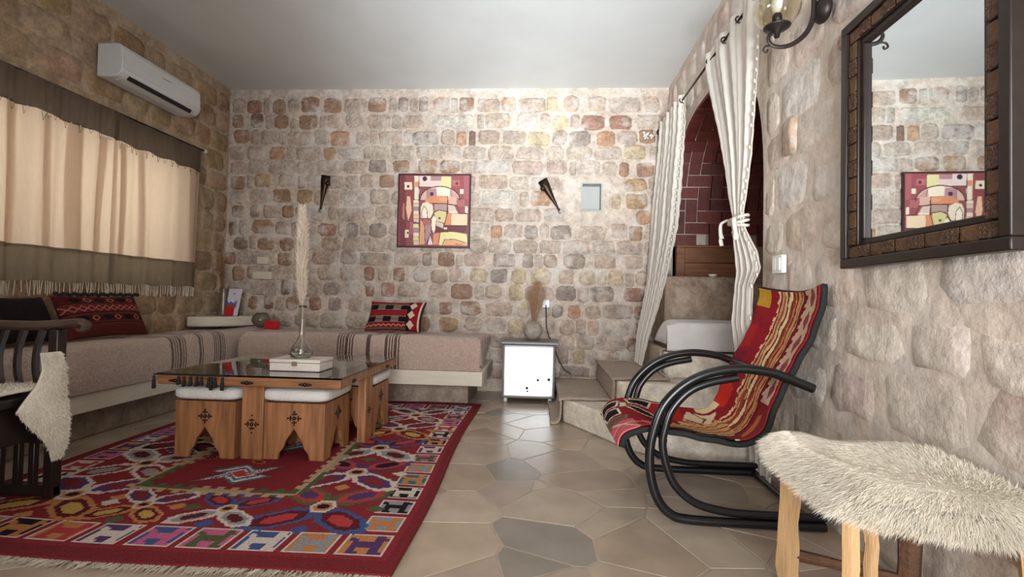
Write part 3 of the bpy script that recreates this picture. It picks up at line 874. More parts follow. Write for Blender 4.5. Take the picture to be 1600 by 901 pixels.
def medallion(cx, cy, k, s=1.17):
    cA, cB = HC[k % 9], HC[(k + 4) % 9]
    l, w = m_(.135) * s, m_(.058) * s
    for sx, sy, cc in ((1, 1, cA), (-1, 1, cA), (1, -1, cB), (-1, -1, cB)):
        hexa(cx + sx * m_(.105) * s, cy + sy * m_(.10) * s, l, w, sx * sy * .62, cc)
    hexa(cx, cy, m_(.05) * s, m_(.045) * s, 0, (K_CRM, K_ORG, K_BLK))
    for sx, sy in ((1, 0), (-1, 0), (0, 1), (0, -1)):
        if random.random() < .35: continue
        px_, py_ = cx + sx * m_(.19) * s, cy + sy * m_(.17) * s
        cv.poly([(px_ - 5, py_), (px_, py_ - 4), (px_ + 5, py_), (px_, py_ + 4)], RR.choice([K_CRM, K_ORG, K_GRN, K_BLU]))
nm = 5
yl = H_ - 2 * ib
for k in range(nm):
    for cx in (ib + band / 2, W_ - ib - band / 2):
        medallion(cx, ib + yl * (k + .5) / nm, k * 2 + (3 if cx > W_ / 2 else 0))
xl = W_ - 2 * ib - 2 * band
for cx in (ib + band + xl * .26, ib + band + xl * .74):
    for cy in (ib + m_(.15), H_ - ib - m_(.15)):
        medallion(cx, cy, int(cx + cy), .8)
# serrated dividing lines round the field
fx0, fx1, fy0, fy1 = ib + band, W_ - ib - band, ib + m_(.31), H_ - ib - m_(.31)
cv.rect(fx0, fy0, fx1, fy1, (138, 18, 32))
def serr(x0, y0, x1, y1):
    n = int(math.hypot(x1 - x0, y1 - y0) / 4)
    for k in range(n):
        t = k / n; x = x0 + (x1 - x0) * t; y = y0 + (y1 - y0) * t
        hx = abs(x1 - x0) < abs(y1 - y0)
        d = 2.5 if k % 2 else 0
        c1 = (K_GRN, (176, 150, 110), K_GRN, K_BLK)[(k // 8) % 4]
        if hx:
            cv.rect(x - 4 + d, y, x + 1, y + 4, (188, 160, 116)); cv.rect(x + 1, y, x + 4 + d, y + 4, c1)
        else:
            cv.rect(x, y - 4 + d, x + 4, y + 1, (188, 160, 116)); cv.rect(x, y + 1, x + 4, y + 4 + d, c1)
serr(fx0, fy0, fx0, fy1); serr(fx1, fy0, fx1, fy1); serr(fx0, fy0, fx1, fy0); serr(fx0, fy1, fx1, fy1)
fcx = (fx0 + fx1) / 2
for k, fy in enumerate((.16, .50, .84)):
    cy = fy0 + (fy1 - fy0) * fy
    for j, (s, c) in enumerate(((1.0, K_TEA), (.84, K_CRM), (.66, K_BLU), (.5, K_CRM), (.36, K_SCA))):
        a, b_ = m_(.17) * s, m_(.13) * s
        cv.poly([(fcx - a, cy - b_), (fcx - a * .3, cy - b_ * .45), (fcx + a * .2, cy - b_), (fcx + a, cy - b_ * .1), (fcx + a * .45, cy + .1), (fcx + a, cy + b_), (fcx + a * .3, cy + b_ * .45), (fcx - a * .2, cy + b_), (fcx - a, cy + b_ * .1), (fcx - a * .45, cy)], c)
for k in range(16):
    x = RR.uniform(fx0 + 8, fx1 - 8); y = RR.uniform(fy0 + 8, fy1 - 8)
    if min(abs(y - fy0 - (fy1 - fy0) * q) for q in (.16, .5, .84)) < m_(.16): continue
    hexa(x, y, m_(.05), m_(.02), RR.choice((.4, -.4)), (RR.choice([K_CRM, K_ORG]), K_DRED))
cv.a = (cv.a * .86 + cv.a.mean(axis=2, keepdims=True) * .14) * .92
m_rug = mat('kilim_wool', (128, 24, 34), rough=0.95, var=0.14, scale=90, src='attr', bump=0.5, bscale=150, sheen=.0, spec=.2)
rug = thing('kilim_rug', 'red kilim rug with animal squares and hexagon medallions under the low table', 'rug', (-1.46, 2.8, 0))
painted_grid('woven_field', lambda u, v: (RX0 + u * (RX1 - RX0) + .012 * math.sin(v * 8) - .035 * v * u, RY0 + v * (RY1 - RY0) + .008 * math.sin(u * 9), .0085 + .002 * math.sin(u * 14) * math.sin(v * 17)), cv, m_rug, rug, solid=.007)
nf = 900
u = rng.uniform(0, 1, nf)
pts = np.stack([RX0 + u * (RX1 - RX0), np.full(nf, RY0 + .002) + .008 * np.sin(u * 9), np.full(nf, .008)], 1)
m_fringe = mat('cream_fringe', (200, 188, 168), rough=0.95, var=0.1)
blades('fringe', pts, np.stack([rng.normal(scale=.35, size=nf), -np.ones(nf), np.zeros(nf)], 1), rng.uniform(.035, .06, nf), .0022, m_fringe, rug, droop=.03, seg_jit=.2)

# ------------------------------------------------------------------ low table and the stools tucked under it
m_wood = mat('honey_wood', (146, 98, 62), rough=0.45, var=0.45, scale=7, stretch=(5, 5, .45), bump=0.12, bscale=20)
m_wood_h = mat('honey_wood_rail', (146, 98, 62), rough=0.45, var=0.45, scale=7, stretch=(.45, 5, 5), bump=0.12, bscale=20)
m_darkwood = mat('dark_carved_wood', (74, 52, 36), rough=0.35, var=0.4, scale=10, bump=0.3, bscale=30)
m_iron = mat('black_iron', (30, 26, 24), rough=0.4, var=0.2, metal=0.6)
m_stud = mat('stud_metal', (70, 58, 52), rough=0.3, var=0.2, metal=0.9)
m_glass_top = glass_mat('table_glass', (220, 228, 222))
TX0, TX1, TY0, TY1, TZ = -2.03, -1.03, 2.45, 3.40, .47
tb = thing('low_table', 'low square wooden table with glass top standing on the red rug', 'table', (-1.53, 2.93, 0))
zt = TZ - .012
rbox('apron', TX0, TX1, TY0, TY0 + .045, zt - .048, zt, m_wood_h, tb, .004)
rbox('apron', TX0, TX1, TY1 - .045, TY1, zt - .048, zt, m_wood_h, tb, .004)
rbox('apron', TX0, TX0 + .045, TY0 + .045, TY1 - .045, zt - .048, zt, m_wood, tb, .004)
rbox('apron', TX1 - .045, TX1, TY0 + .045, TY1 - .045, zt - .048, zt, m_wood, tb, .004)
MB().box(TX0 + .045, TX1 - .045, TY0 + .045, TY1 - .045, zt - .045, zt - .015).build('top_board', m_darkwood, tb)
rbox('glass_top', TX0 - .004, TX1 + .004, TY0 - .004, TY1 + .004, zt + .001, TZ - .001, m_glass_top, tb, .002)
legs = [(-1.595, -1.475, 2.505, 2.555), (-1.595, -1.475, 3.31, 3.36), (-1.095, -1.045, 2.86, 2.98), (-2.01, -1.96, 2.86, 2.98)]
def stud_cross(mb, o, ex, ey, s, tall=1.0):
    o, ex, ey = Vector(o), Vector(ex), Vector(ey)
    for a, b_, r in [(0, 0, .010), (1, 0, .007), (-1, 0, .007), (0, 1, .007), (0, -1, .007), (1.6, 0, .005), (-1.6, 0, .005), (0, 1.6 * tall, .005), (0, -1.6 * tall, .005), (1, .5, .004), (-1, .5, .004), (1, -.5, .004), (-1, -.5, .004), (.5, 1, .004), (-.5, 1, .004), (.5, -1, .004), (-.5, -1, .004)]:
        mb.sphere(o + ex * a * s + ey * b_ * s, r * s / .02, 8, 4)
for (x0, x1, y0, y1) in legs:
    lg = rbox('leg', x0, x1, y0, y1, 0.012, zt - .049, m_wood, tb, .004)
    sb_ = MB()
    if x1 - x0 > .1: stud_cross(sb_, ((x0 + x1) / 2, y0 - .001 if y0 < 3 else y1, .20), (1, 0, 0), (0, 0, 1), .022, 1.3)
    else: stud_cross(sb_, (x1 if x0 > -1.5 else x0, (y0 + y1) / 2, .20), (0, 1, 0), (0, 0, 1), .017, 1.4)
    sb_.build('stud_ornament', m_stud, lg, smooth=True)
for cx in (-1.535, -1.22, -1.93):
    sb_ = MB()
    for k, r in ((0, .011), (-.8, .009), (.8, .009), (-1.5, .006), (1.5, .006)):
        sb_.sphere((cx + k * .02, TY0 - .001, zt - .028), r, 8, 4)
    sb_.build('stud_ornament', m_stud, tb, smooth=True)
for cy in (2.62, 3.2):
    sb_ = MB()
    for k, r in ((0, .011), (-.8, .009), (.8, .009)):
        sb_.sphere((TX1 + .001, cy + k * .02, zt - .028), r, 8, 4)
    sb_.build('stud_ornament', m_stud, tb, smooth=True)
m_tassel = mat('black_tassel', (26, 22, 26), rough=0.8, var=0.2)
for k, (tx, ln) in enumerate(((-2.035, .075), (-1.90, .05), (-1.87, .06), (-1.835, .055), (-1.80, .055), (-1.775, .05), (-1.735, .06), (-1.72, .075), (-1.70, .06), (-1.66, .075))):
    MB().lathe([(.002, 0), (.008, -.010), (.004, -.018), (.008, -.026), (.010, -ln * .9), (.003, -ln * .9 - .003)], (tx, TY0 - .017, TZ - .012), 8).build('tassel', m_tassel, tb, smooth=True)
MB().tube([(-2.04, TY0 - .012, TZ - .006), (-1.65, TY0 - .012, TZ - .006)], .004, 6).build('tassel_cord', m_tassel, tb)

m_cush = mat('white_linen_pad', (216, 212, 204), rough=0.9, var=0.05, scale=20, bump=0.35, bscale=120)
def ottoman(label):
    t = thing('ottoman_stool', label, 'stool', (0, 0, 0), 'cushioned stools tucked under the low table')
    s, h = .168, .315
    prof = [(-s, 0.012), (-.09, .012), (-.082, .045), (-.058, .075), (-.045, .115), (-.02, .15), (0, .178), (.02, .15), (.045, .115), (.058, .075), (.082, .045), (.09, .012), (s, .012), (s, h), (-s, h)]
    for i in range(4):
        a = PI / 2 * i
        def fn(p, q, d, a=a):
            x, y = p, -(s - d)
            return (x * math.cos(a) - y * math.sin(a), x * math.sin(a) + y * math.cos(a), q)
        pn = [(max(-s + (.02 if i % 2 else 0), min(s - (.02 if i % 2 else 0), p)), q) for p, q in prof]
        pl = MB().prism(pn, fn, 0, .02).build('side_panel', m_wood, t)
        sb = MB()
        stud_cross(sb, fn(0, .235, -.001), Vector(fn(1, 0, 0)) - Vector(fn(0, 0, 0)), (0, 0, 1), .022)
        sb.build('stud_ornament', m_stud, pl, smooth=True)
    MB().box(-s + .02, s - .02, -s + .02, s - .02, h - .02, h - .001).build('seat_board', m_wood, t)
    def Pc(u_, v_):
        th, ph = 2 * PI * v_, PI * (u_ - .5)
        sp = lambda x, e: math.copysign(abs(x) ** e, x)
        return (.19 * sp(math.cos(ph), .35) * sp(math.cos(th), .3), .19 * sp(math.cos(ph), .35) * sp(math.sin(th), .3), h + .042 + .04 * sp(math.sin(ph), .6))
    MB().grid(Pc, 16, 40, closed_v=True).build('seat_pad', m_cush, t, smooth=True)
    return t
st0 = ottoman('stool nearest the viewer beside the table leg, right of two in front')
for i, (x, y, lab) in enumerate(((-1.31, 2.69, 'white-padded wooden stool under the front right corner of the low table'), (-1.795, 2.67, 'white-padded wooden stool under the front left corner of the low table'),
                                 (-1.235, 3.20, 'white-padded wooden stool under the far right corner of the low table'), (-1.795, 3.17, 'white-padded wooden stool under the far left corner of the low table'))):
    o = st0 if i == 0 else copy_tree(st0)
    o.location = (x, y, 0.0); o['label'] = lab

# ------------------------------------------------------------------ things on the table
m_whitewood = mat('white_box_paint', (206, 194, 182), rough=0.7, var=0.07, scale=14, bump=0.2)
bx_ = thing('wooden_box', 'flat whitish box with a small clasp lying on the glass table top', 'box', (-1.37, 2.70, TZ))
rbox('box_body', -1.515, -1.225, 2.62, 2.79, TZ + .001, TZ + .045, m_whitewood, bx_, .004)
rbox('lid', -1.517, -1.223, 2.618, 2.792, TZ + .047, TZ + .066, m_whitewood, bx_, .004)
rbox('clasp', -1.385, -1.355, 2.613, 2.6185, TZ + .03, TZ + .055, mat('clasp_brown', (128, 104, 92), rough=.5), bx_, .002)
m_bottle = glass_mat('clear_bottle_glass', (248, 251, 250))
zb = TZ + .067
bt = thing('glass_bottle', 'clear glass bottle vase with a long thin neck on the whitish box', 'vase', (-1.375, 2.705, zb))
pr = [(.010, .004), (.045, 0), (.058, .008), (.062, .03), (.052, .065), (.030, .095), (.017, .125), (.0145, .20), (.015, .285), (.021, .30), (.0195, .30), (.0125, .284), (.012, .20), (.0145, .127), (.027, .097), (.048, .066), (.057, .032), (.052, .012), (.010, .010)]
MB().lathe(pr, (-1.375, 2.705, zb), 24).build('bottle_body', m_bottle, bt, smooth=True)
MB().lathe([(.0155, .286), (.022, .289), (.0225, .297), (.0155, .299)], (-1.375, 2.705, zb), 20, cap=False).build('neck_ring', m_bottle, bt, smooth=True)
m_pampas = mat('pampas_cream', (214, 196, 176), rough=0.95, var=0.1)
m_stem = mat('dry_stem', (190, 176, 140), rough=0.8, var=0.15)
pg = thing('pampas_plume', 'tall cream pampas plume standing in the glass bottle', 'dried grass', (-1.375, 2.705, zb + .02))
MB().tube([(-1.372, 2.705, zb + .015), (-1.376, 2.703, zb + .3), (-1.385, 2.70, zb + .6), (-1.39, 2.70, zb + .80)], .0028, 6).build('stem', m_stem, pg)
n = 3600
tt = rng.beta(1.3, 1.3, n)
zz_ = zb + .30 + tt * .56
wd = np.interp(tt, [0, .12, .4, .75, 1], [.006, .022, .030, .026, .004])
an = rng.uniform(0, 2 * PI, n); rr = wd * np.sqrt(rng.uniform(0, 1, n)) * .75
px_ = -1.378 - .014 * tt + rr * np.cos(an); py_ = 2.70 + rr * np.sin(an)
dr = np.stack([np.cos(an) * .35 - .05, np.sin(an) * .35, np.ones(n)], 1)
blades('plume', np.stack([px_, py_, zz_], 1), dr, rng.uniform(.03, .07, n), .0011, m_pampas, pg, droop=.25, seg_jit=.35)

# ------------------------------------------------------------------ corner shelf things
SZ = .684
m_pewter = mat('pewter', (120, 108, 96), rough=0.35, var=0.12, metal=0.5)
v1 = thing('tall_vase', 'tall grey tapering vase on the corner shelf', 'vase', (-3.055, 4.46, SZ))
MB().lathe([(.052, 0), (.056, .01), (.040, .15), (.030, .255), (.034, .265), (.026, .26), (.034, .15), (.045, .02)], (-3.055, 4.46, SZ), 20).build('vase_body', m_pewter, v1, smooth=True)
m_brownGrass = mat('brown_dry_grass', (120, 82, 48), rough=0.9, var=0.2)
m_tanGrass = mat('tan_dry_grass', (160, 120, 88), rough=0.9, var=0.2)
def grass(name, label, base, h, spread, n, m, lean=(0, 0), head=True):
    t = thing(name, label, 'dried grass', base)
    b = MB()
    for k in range(n):
        a = random.uniform(0, 2 * PI); r = spread * math.sqrt(random.random())
        tip = (base[0] + math.cos(a) * r + lean[0], base[1] + math.sin(a) * r * .6 + lean[1], base[2] + h * random.uniform(.65, 1))
        mid = tuple(base[i] + (tip[i] - base[i]) * .5 + (random.uniform(-.006, .006)) for i in range(3))
        q = (base[0] + math.cos(a) * .01, base[1] + math.sin(a) * .01, base[2])
        b.tube([q, mid, tip], [.0016, .0014, .0008], 4)
    o = b.build('stalks', m, t); o['kind'] = 'stuff'
    if head:
        nn = n * 16
        tt = rng.uniform(.35, 1, nn); an = rng.uniform(0, 2 * PI, nn); rr = spread * np.sqrt(rng.uniform(0, 1, nn)) * np.interp(tt, [.35, .6, .8, 1], [.6, 1, .8, .2])
        P = np.stack([base[0] + lean[0] * tt + rr * np.cos(an), base[1] + lean[1] * tt + rr * np.sin(an) * .6, base[2] + h * tt * .97], 1)
        D = np.stack([np.cos(an) * .3, np.sin(an) * .3, np.ones(nn)], 1)
        blades('seed_heads', P, D, rng.uniform(.02, .045, nn), .0011, m, t, droop=.1)
    return t
grass('dried_grass', 'dark brown dried grass rising from the tall grey vase', (-3.055, 4.46, SZ + .20), .44, .045, 16, m_brownGrass, (-.06, 0))
m_card = mat('brochure_card', (206, 196, 200), rough=0.5, var=0.02, src='attr')
cc = Cv(44, 74, (204, 196, 206))
cc.rect(0, 0, 30, 22, (190, 24, 30)); cc.rect(0, 22, 34, 36, (120, 90, 90)); cc.rect(0, 30, 34, 44, (70, 110, 170))
cc.poly([(0, 44), (8, 34), (14, 41), (22, 33), (34, 44)], (200, 210, 225)); cc.poly([(6, 22), (12, 36), (16, 24), (22, 38), (28, 22)], (176, 52, 44)); cc.disc(20, 60, 3, (150, 130, 190))
br = thing('brochure', 'standing picture brochure with a blue and red print on the corner shelf', 'brochure', (-2.94, 4.4, SZ))
painted_grid('card', lambda u, v: (-3.005 + u * .13 + v * .012, 4.40 + v * .05, SZ + .003 + v * .255), cc, m_card, br, solid=.003)
MB().box(-2.99, -2.90, 4.455, 4.465, SZ, SZ + .12).build('back_flap', m_card, br)
m_red = mat('red_card', (186, 16, 26), rough=0.45, var=0.05)
rb = thing('red_card_box', 'small red box standing on the back bench beside the round pot', 'box', (-2.44, 4.24, .595))
rbox('carton', -2.495, -2.385, 4.21, 4.27, .58, .655, m_red, rb, .003)
rbox('carton_flap', -2.495, -2.385, 4.208, 4.212, .636, .6555, m_red, rb, .001)
m_pot = mat('green_grey_glaze', (98, 92, 74), rough=0.25, var=0.15)
pt = thing('round_pot', 'round greenish grey ceramic pot at the end of the corner shelf', 'pot', (-2.61, 4.35, .59))
MB().lathe([(.03, 0), (.055, .012), (.078, .05), (.080, .075), (.066, .11), (.042, .128), (.036, .124), (.058, .105), (.07, .075), (.05, .03)], (-2.61, 4.35, .591), 24).build('pot_body', m_pot, pt, smooth=True)
MB().lathe([(.036, .124), (.042, .130), (.046, .126), (.042, .121)], (-2.61, 4.35, .591), 24, cap=False).build('rim', m_darkwood, pt, smooth=True)

# wall plates
m_plate = mat('ivory_plastic', (206, 196, 176), rough=0.35, var=0.03)
m_plate_w = mat('white_plastic', (226, 226, 222), rough=0.35, var=0.03)
def plate(name, label, x0, x1, z0, z1, parts, m):
    t = thing(name, label, 'switch' if 'switch' in name else 'socket', ((x0 + x1) / 2, YB, z0))
    rbox('cover_plate', x0, x1, YB - .035, YB - .004, z0, z1, m, t, .004)
    for k in range(parts):
        w = (x1 - x0 - .03) / parts
        rbox('module', x0 + .015 + w * k + .002, x0 + .015 + w * (k + 1) - .002, YB - .039, YB - .034, z0 + .014, z1 - .014, m, t, .002)
    return t
plate('wall_switch', 'ivory single switch plate on the back wall above the socket strip', -2.855, -2.745, 1.20, 1.272, 1, m_plate)
plate('wall_socket', 'wide ivory socket strip on the back wall beside the corner', -2.897, -2.703, 1.048, 1.124, 4, m_plate)
plate('wall_socket', 'small white socket on the back wall behind the dried grass', .015, .085, .825, .9, 1, m_plate_w)

# ------------------------------------------------------------------ cushions
def cushion(name, label, origin, ex, ey, w, h, thick, cvs, back_col, fringe=None):
    t = thing(name, label, 'cushion', origin)
    O, ex, ey = Vector(origin), Vector(ex).normalized(), Vector(ey).normalized()
    nn = ex.cross(ey).normalized()
    def sh(u, v): 
        a, b_ = abs(2 * u - 1), abs(2 * v - 1)
        return max(0.0, (1 - a ** 3) * (1 - b_ ** 3)) ** .55
    def P(sgn):
        def f(u, v):
            uu = u + .03 * math.sin(PI * v) * (0.5 - u) * 2; vv = v + .05 * math.sin(PI * u) * (0.5 - v) * 2
            return O + ex * ((uu - .5) * w) + ey * (vv * h) + nn * (sgn * thick * .5 * sh(u, v))
        return f
    painted_grid('cushion_front', P(1), cvs, m_kilim, t)
    cb = Cv(24, 16, back_col)
    painted_grid('cushion_back', P(-1), cb, m_kilim, t)
    return t
m_kilim = mat('kilim_cushion', (128, 24, 34), rough=0.95, var=0.15, scale=90, src='attr', bump=0.5, bscale=140, spec=.2)
c1 = Cv(110, 62, (122, 20, 28))
for y0 in (14, 40):
    c1.rect(4, y0 - 1, 82, y0 + 13, (120, 104, 92)); c1.rect(4, y0, 82, y0 + 11, (60, 40, 38))
    for x0, x1 in ((20, 36), (52, 68)):
        c1.rect(x0, y0, x1, y0 + 11, (136, 120, 104))
        for q in range(x0, x1, 3): c1.rect(q, y0 + 2, q + 1, y0 + 10, (70, 56, 50))
        c1.rect(x0, y0 + 5, x1, y0 + 6, (70, 56, 50))
    for x0, x1 in ((6, 19), (37, 51), (69, 82)): c1.rect(x0, y0 + 1, x1, y0 + 10, (22, 16, 18))
c1.rect(4, 28, 82, 37, (140, 26, 38)); c1.rect(4, 54, 82, 58, (150, 40, 40)); c1.rect(4, 1, 82, 4, (110, 80, 70))
c1.line([(4 + k * 5, 6 + 3 * (k % 2)) for k in range(17)], 1.8, (196, 130, 110))
c1.rect(82, 0, 88, 62, (26, 14, 18)); c1.rect(88, 0, 104, 62, (136, 24, 28))
for k in range(3):
    cy = 10 + k * 20; c1.poly([(84, cy), (91, cy - 9), (98, cy), (91, cy + 9)], (206, 176, 156))
c1.rect(104, 0, 107, 62, (206, 186, 160)); c1.rect(107, 0, 110, 62, (60, 36, 30))
cushion('kilim_cushion', 'red and black kilim cushion leaning on the back wall bench', (-1.345, 4.30, .58), (1, -.04, 0), (.08, .42, .92), .53, .30, .15, c1, (70, 40, 34))
c2 = Cv(110, 66, (98, 40, 34))
for y0, cA in ((4, (86, 34, 30)), (20, (60, 24, 24)), (36, (92, 34, 32)), (52, (76, 26, 26))):
    c2.rect(0, y0, 110, y0 + 10, cA)
for k in range(12): 
    c2.line([(k * 10 - 5, 41), (k * 10, 45), (k * 10 + 5, 41), (k * 10, 37), (k * 10 - 5, 41)], 1.6, (176, 96, 90))
for y0 in (25, 55):
    for k in range(4): 
        c2.poly([(8 + k * 30, y0), (17 + k * 30, y0 - 5), (26 + k * 30, y0), (17 + k * 30, y0 + 5)], (24, 14, 16))
        c2.line([(26 + k * 30, y0), (31 + k * 30, y0 + 4), (36 + k * 30, y0), (31 + k * 30, y0 - 4), (26 + k * 30, y0)], 1.4, (166, 104, 84))
for y0 in (16, 33, 49): c2.rect(0, y0, 110, y0 + 2, (52, 22, 22))
cu = cushion('kilim_cushion', 'maroon kilim cushion with dark diamonds on the bench below the window', (-2.90, 3.09, .582), (.06, 1, 0), (-.42, 0.0, .90), .58, .31, .16, c2, (60, 26, 24))
cu.rotation_euler = (0, 0, 0)
b = MB()
for k in range(26):
    s = k / 25; b.sphere((-3.035 + .03 * (1 - s) - .0, 3.41 - .58 * s, .872 + .005 * math.sin(k * 2.3)), .013, 6, 4)
o = b.build('tassel_edge', m_tassel, cu); o['kind'] = 'stuff'
c3 = Cv(40, 40, (30, 20, 22))  # separate black cushion added in place of the maroon cushion's dark left half
cushion('dark_cushion_half', 'added black cushion standing in for the dark left half of the maroon one', (-2.97, 2.62, .58), (0, 1, 0), (-.42, 0, .9), .36, .30, .15, c3, (24, 16, 18))

# ------------------------------------------------------------------ fridge and what stands on it
m_fdoor = mat('brushed_steel_door', (232, 236, 238), rough=0.36, var=0.02, metal=0.85)
m_fbody = mat('fridge_grey', (126, 124, 122), rough=0.45, var=0.05, metal=0.3)
m_dark = mat('black_rubber', (24, 22, 22), rough=0.6, var=0.1)
fx0_, fx1_, fy0_ = -.325, .135, 4.17
fr_ = thing('mini_fridge', 'small bright steel-doored fridge standing against the back wall', 'fridge', (-.095, 4.40, 0))
rbox('cabinet', fx0_, fx1_, fy0_ + .045, 4.60, .035, .505, m_fbody, fr_, .006)
dr_ = MB().grid(lambda u, v: (fx0_ + .004 + u * (fx1_ - fx0_ - .008), fy0_ + .004 * (2 * u - 1) ** 2 + .03 * v * v * .5, .05 + v * .448), 20, 20)
dr_ = dr_.build('door', m_fdoor, fr_, smooth=True, solid=.012)
MB().box(fx0_ + .008, fx1_ - .008, fy0_ + .022, fy0_ + .044, .045, .495).build('door_seal', m_dark, fr_)
rbox('worktop', fx0_ - .012, fx1_ + .03, fy0_ + .01, 4.61, .507, .53, m_fbody, fr_, .005)
for x in (fx0_ + .03, fx1_ - .04):
    MB().lathe([(.016, 0), (.018, .006), (.016, .034)], (x, fy0_ + .07, .001), 12).build('foot', m_plate_w, fr_)
    MB().lathe([(.016, 0), (.018, .006), (.016, .034)], (x, 4.55, .001), 12).build('foot', m_plate_w, fr_)
for (px, pz, r) in ((-.105, .135, .012), (-.10, .108, .008), (-.012, .205, .011), (.082, .212, .013)):
    d_ = MB().lathe([(r, 0), (r * 1.05, .004), (r * .6, .007)], (px, fy0_ - .003, pz), 12, axis='y').build('sticker_dot', m_dark, dr_, smooth=True)
m_rock = mat('rough_grey_stone', (160, 149, 138), rough=0.85, var=0.25, scale=25, bump=0.6, bscale=40)
sp_ = thing('round_stone_vase', 'ball-shaped rough grey vase on top of the small fridge', 'vase', (-.065, 4.40, .531))
def Psph(u, v):
    th, ph = 2 * PI * v, PI * (u - .5)
    r = .086 * (1 + .025 * math.sin(5 * th + 3 * ph))
    return (-.065 + r * math.cos(ph) * math.cos(th), 4.40 + r * math.cos(ph) * math.sin(th), .531 + .083 + r * .97 * math.sin(ph))
MB().grid(Psph, 16, 24, closed_v=True).build('vase_body', m_rock, sp_, smooth=True)
MB().lathe([(.022, .16), (.026, .168), (.020, .17), (.016, .16)], (-.065, 4.40, .531), 16, cap=False).build('mouth', m_rock, sp_, smooth=True)
grass('dried_grass', 'bushy tan dried grass bunch in the ball-shaped vase', (-.062, 4.40, .66), .40, .10, 46, m_tanGrass, (.03, 0))
cb_ = MB().tube(smooth_path([(.05, YB - .04, .85), (.055, 4.62, .75), (.06, 4.63, .64), (.085, 4.625, .55), (.12, 4.63, .50), (.17, 4.63, .36), (.23, 4.60, .25), (.30, 4.58, .202)], 5), .005, 6).build('power_cable', m_dark)
cb2 = cb_
tag(cb_, 'thin black power cable hanging from the socket behind the fridge', 'cable')
pl_ = MB().tube([(.142, 4.50, .075), (.155, 4.40, .012), (.16, 4.25, .008), (.12, 4.1, .008)], .006, 6).build('floor_cable', m_dark)
tag(pl_, 'short black cable lying beside the foot of the fridge', 'cable')

# ------------------------------------------------------------------ picture on the back wall
S = 180
pc = Cv(S, S, (146, 58, 58))
def cp(x, y):                                    # sketch coordinates -> picture cells (row 0 at the bottom)
    return ((x - (158 - 26 * (y - 78) / 725)) / 724 * S, (1 - (y - 80) / 738) * S)
def pp(c, *q): pc.poly([cp(x, y) for x, y in q], c)
def pr_(c, x0, y0, x1, y1): pp(c, (x0, y0), (x1, y0), (x1, y1), (x0, y1))
def pln(w, *q): pc.line([cp(x, y) for x, y in q], w, (62, 28, 24))
CRM, PCH, YLW, ORA, MAU, PKR, BEG = (232, 208, 176), (236, 180, 136), (224, 206, 136), (224, 128, 62), (172, 126, 126), (176, 84, 84), (212, 184, 158)
pr_((122, 36, 46), 150, 80, 215, 830); pr_((148, 54, 58), 255, 80, 305, 560); pr_((154, 60, 64), 690, 80, 890, 480); pr_((172, 74, 80), 820, 80, 870, 330)
pr_(CRM, 205, 155, 285, 232); pc.disc(*cp(243, 198), 3.5, (70, 30, 30))
pp(PCH, (232, 300), (262, 300), (278, 450), (240, 560), (218, 430)); pp((190, 110, 100), (186, 380), (205, 370), (200, 560), (178, 520)); pr_(CRM, 205, 650, 245, 730); pr_(PKR, 255, 560, 290, 700); pc.disc(*cp(234, 682), 2.5, (80, 30, 30))
pr_(CRM, 308, 90, 360, 335); pr_(ORA, 312, 150, 352, 195)
for k in range(6): pr_([CRM, BEG, MAU, CRM, PCH, BEG][k], 296, 335 + k * 40, 352, 372 + k * 40)
for k in range(5): pr_([YLW, MAU, CRM, YLW, BEG][k], 292, 590 + k * 44, 352, 630 + k * 44)
pr_((224, 196, 186), 358, 90, 478, 202); pc.disc(*cp(417, 117), 6, (60, 30, 40)); pr_(MAU, 478, 92, 585, 136); pr_((226, 190, 176), 478, 136, 592, 205); pr_(YLW, 588, 92, 690, 215)
pr_((190, 84, 92), 700, 130, 780, 190); pc.disc(*cp(748, 165), 3.5, (90, 30, 40)); pr_(CRM, 780, 225, 815, 272); pr_(CRM, 830, 400, 856, 470)
arch_ = [(365 + 207 * (1 - math.cos(PI * k / 16)), 340 - 145 * math.sin(PI * k / 16)) for k in range(17)]
pp((214, 166, 146), *arch_)
pr_((180, 122, 130), 440, 225, 535, 322); pc.disc(*cp(487, 275), 5, (80, 30, 44)); pp((236, 214, 184), (540, 202), (620, 205), (680, 225), (668, 300), (540, 292)); pp((206, 140, 124), (690, 230), (750, 290), (780, 330), (690, 300))
pp(ORA, (415, 330), (520, 295), (655, 300), (655, 375), (420, 362)); pp((222, 150, 96), (560, 320), (650, 310), (650, 350), (580, 352)); pr_((214, 162, 140), 658, 305, 745, 385); pr_(PKR, 750, 320, 825, 405)
pp(CRM, (370, 420), (392, 370), (440, 358), (500, 390), (502, 470), (470, 530), (372, 525)); pp((242, 222, 190), (380, 460), (405, 400), (436, 440), (440, 525), (385, 520))
pp((176, 140, 128), (512, 378), (640, 378), (640, 450), (560, 438), (512, 452)); pp(BEG, (655, 388), (720, 395), (745, 455), (655, 455)); pr_(CRM, 660, 455, 750, 472)
pp((212, 196, 120), (510, 470), (560, 445), (635, 458), (618, 575), (530, 555)); pc.disc(*cp(566, 525), 3, (90, 60, 30)); pp(ORA, (632, 478), (690, 478), (675, 602), (612, 600)); pp((236, 198, 152), (690, 478), (850, 482), (848, 602), (680, 602))
pp((108, 34, 36), (515, 605), (848, 600), (845, 660), (520, 675)); pp(BEG, (532, 560), (604, 580), (602, 632), (532, 605)); pr_(CRM, 610, 620, 640, 640)
pp((226, 150, 84), (368, 540), (405, 590), (412, 800), (352, 800)); pp(MAU, (408, 590), (482, 560), (470, 690), (420, 800), (406, 800)); pp((222, 204, 210), (440, 800), (466, 706), (492, 800)); pr_(PKR, 395, 540, 470, 600)
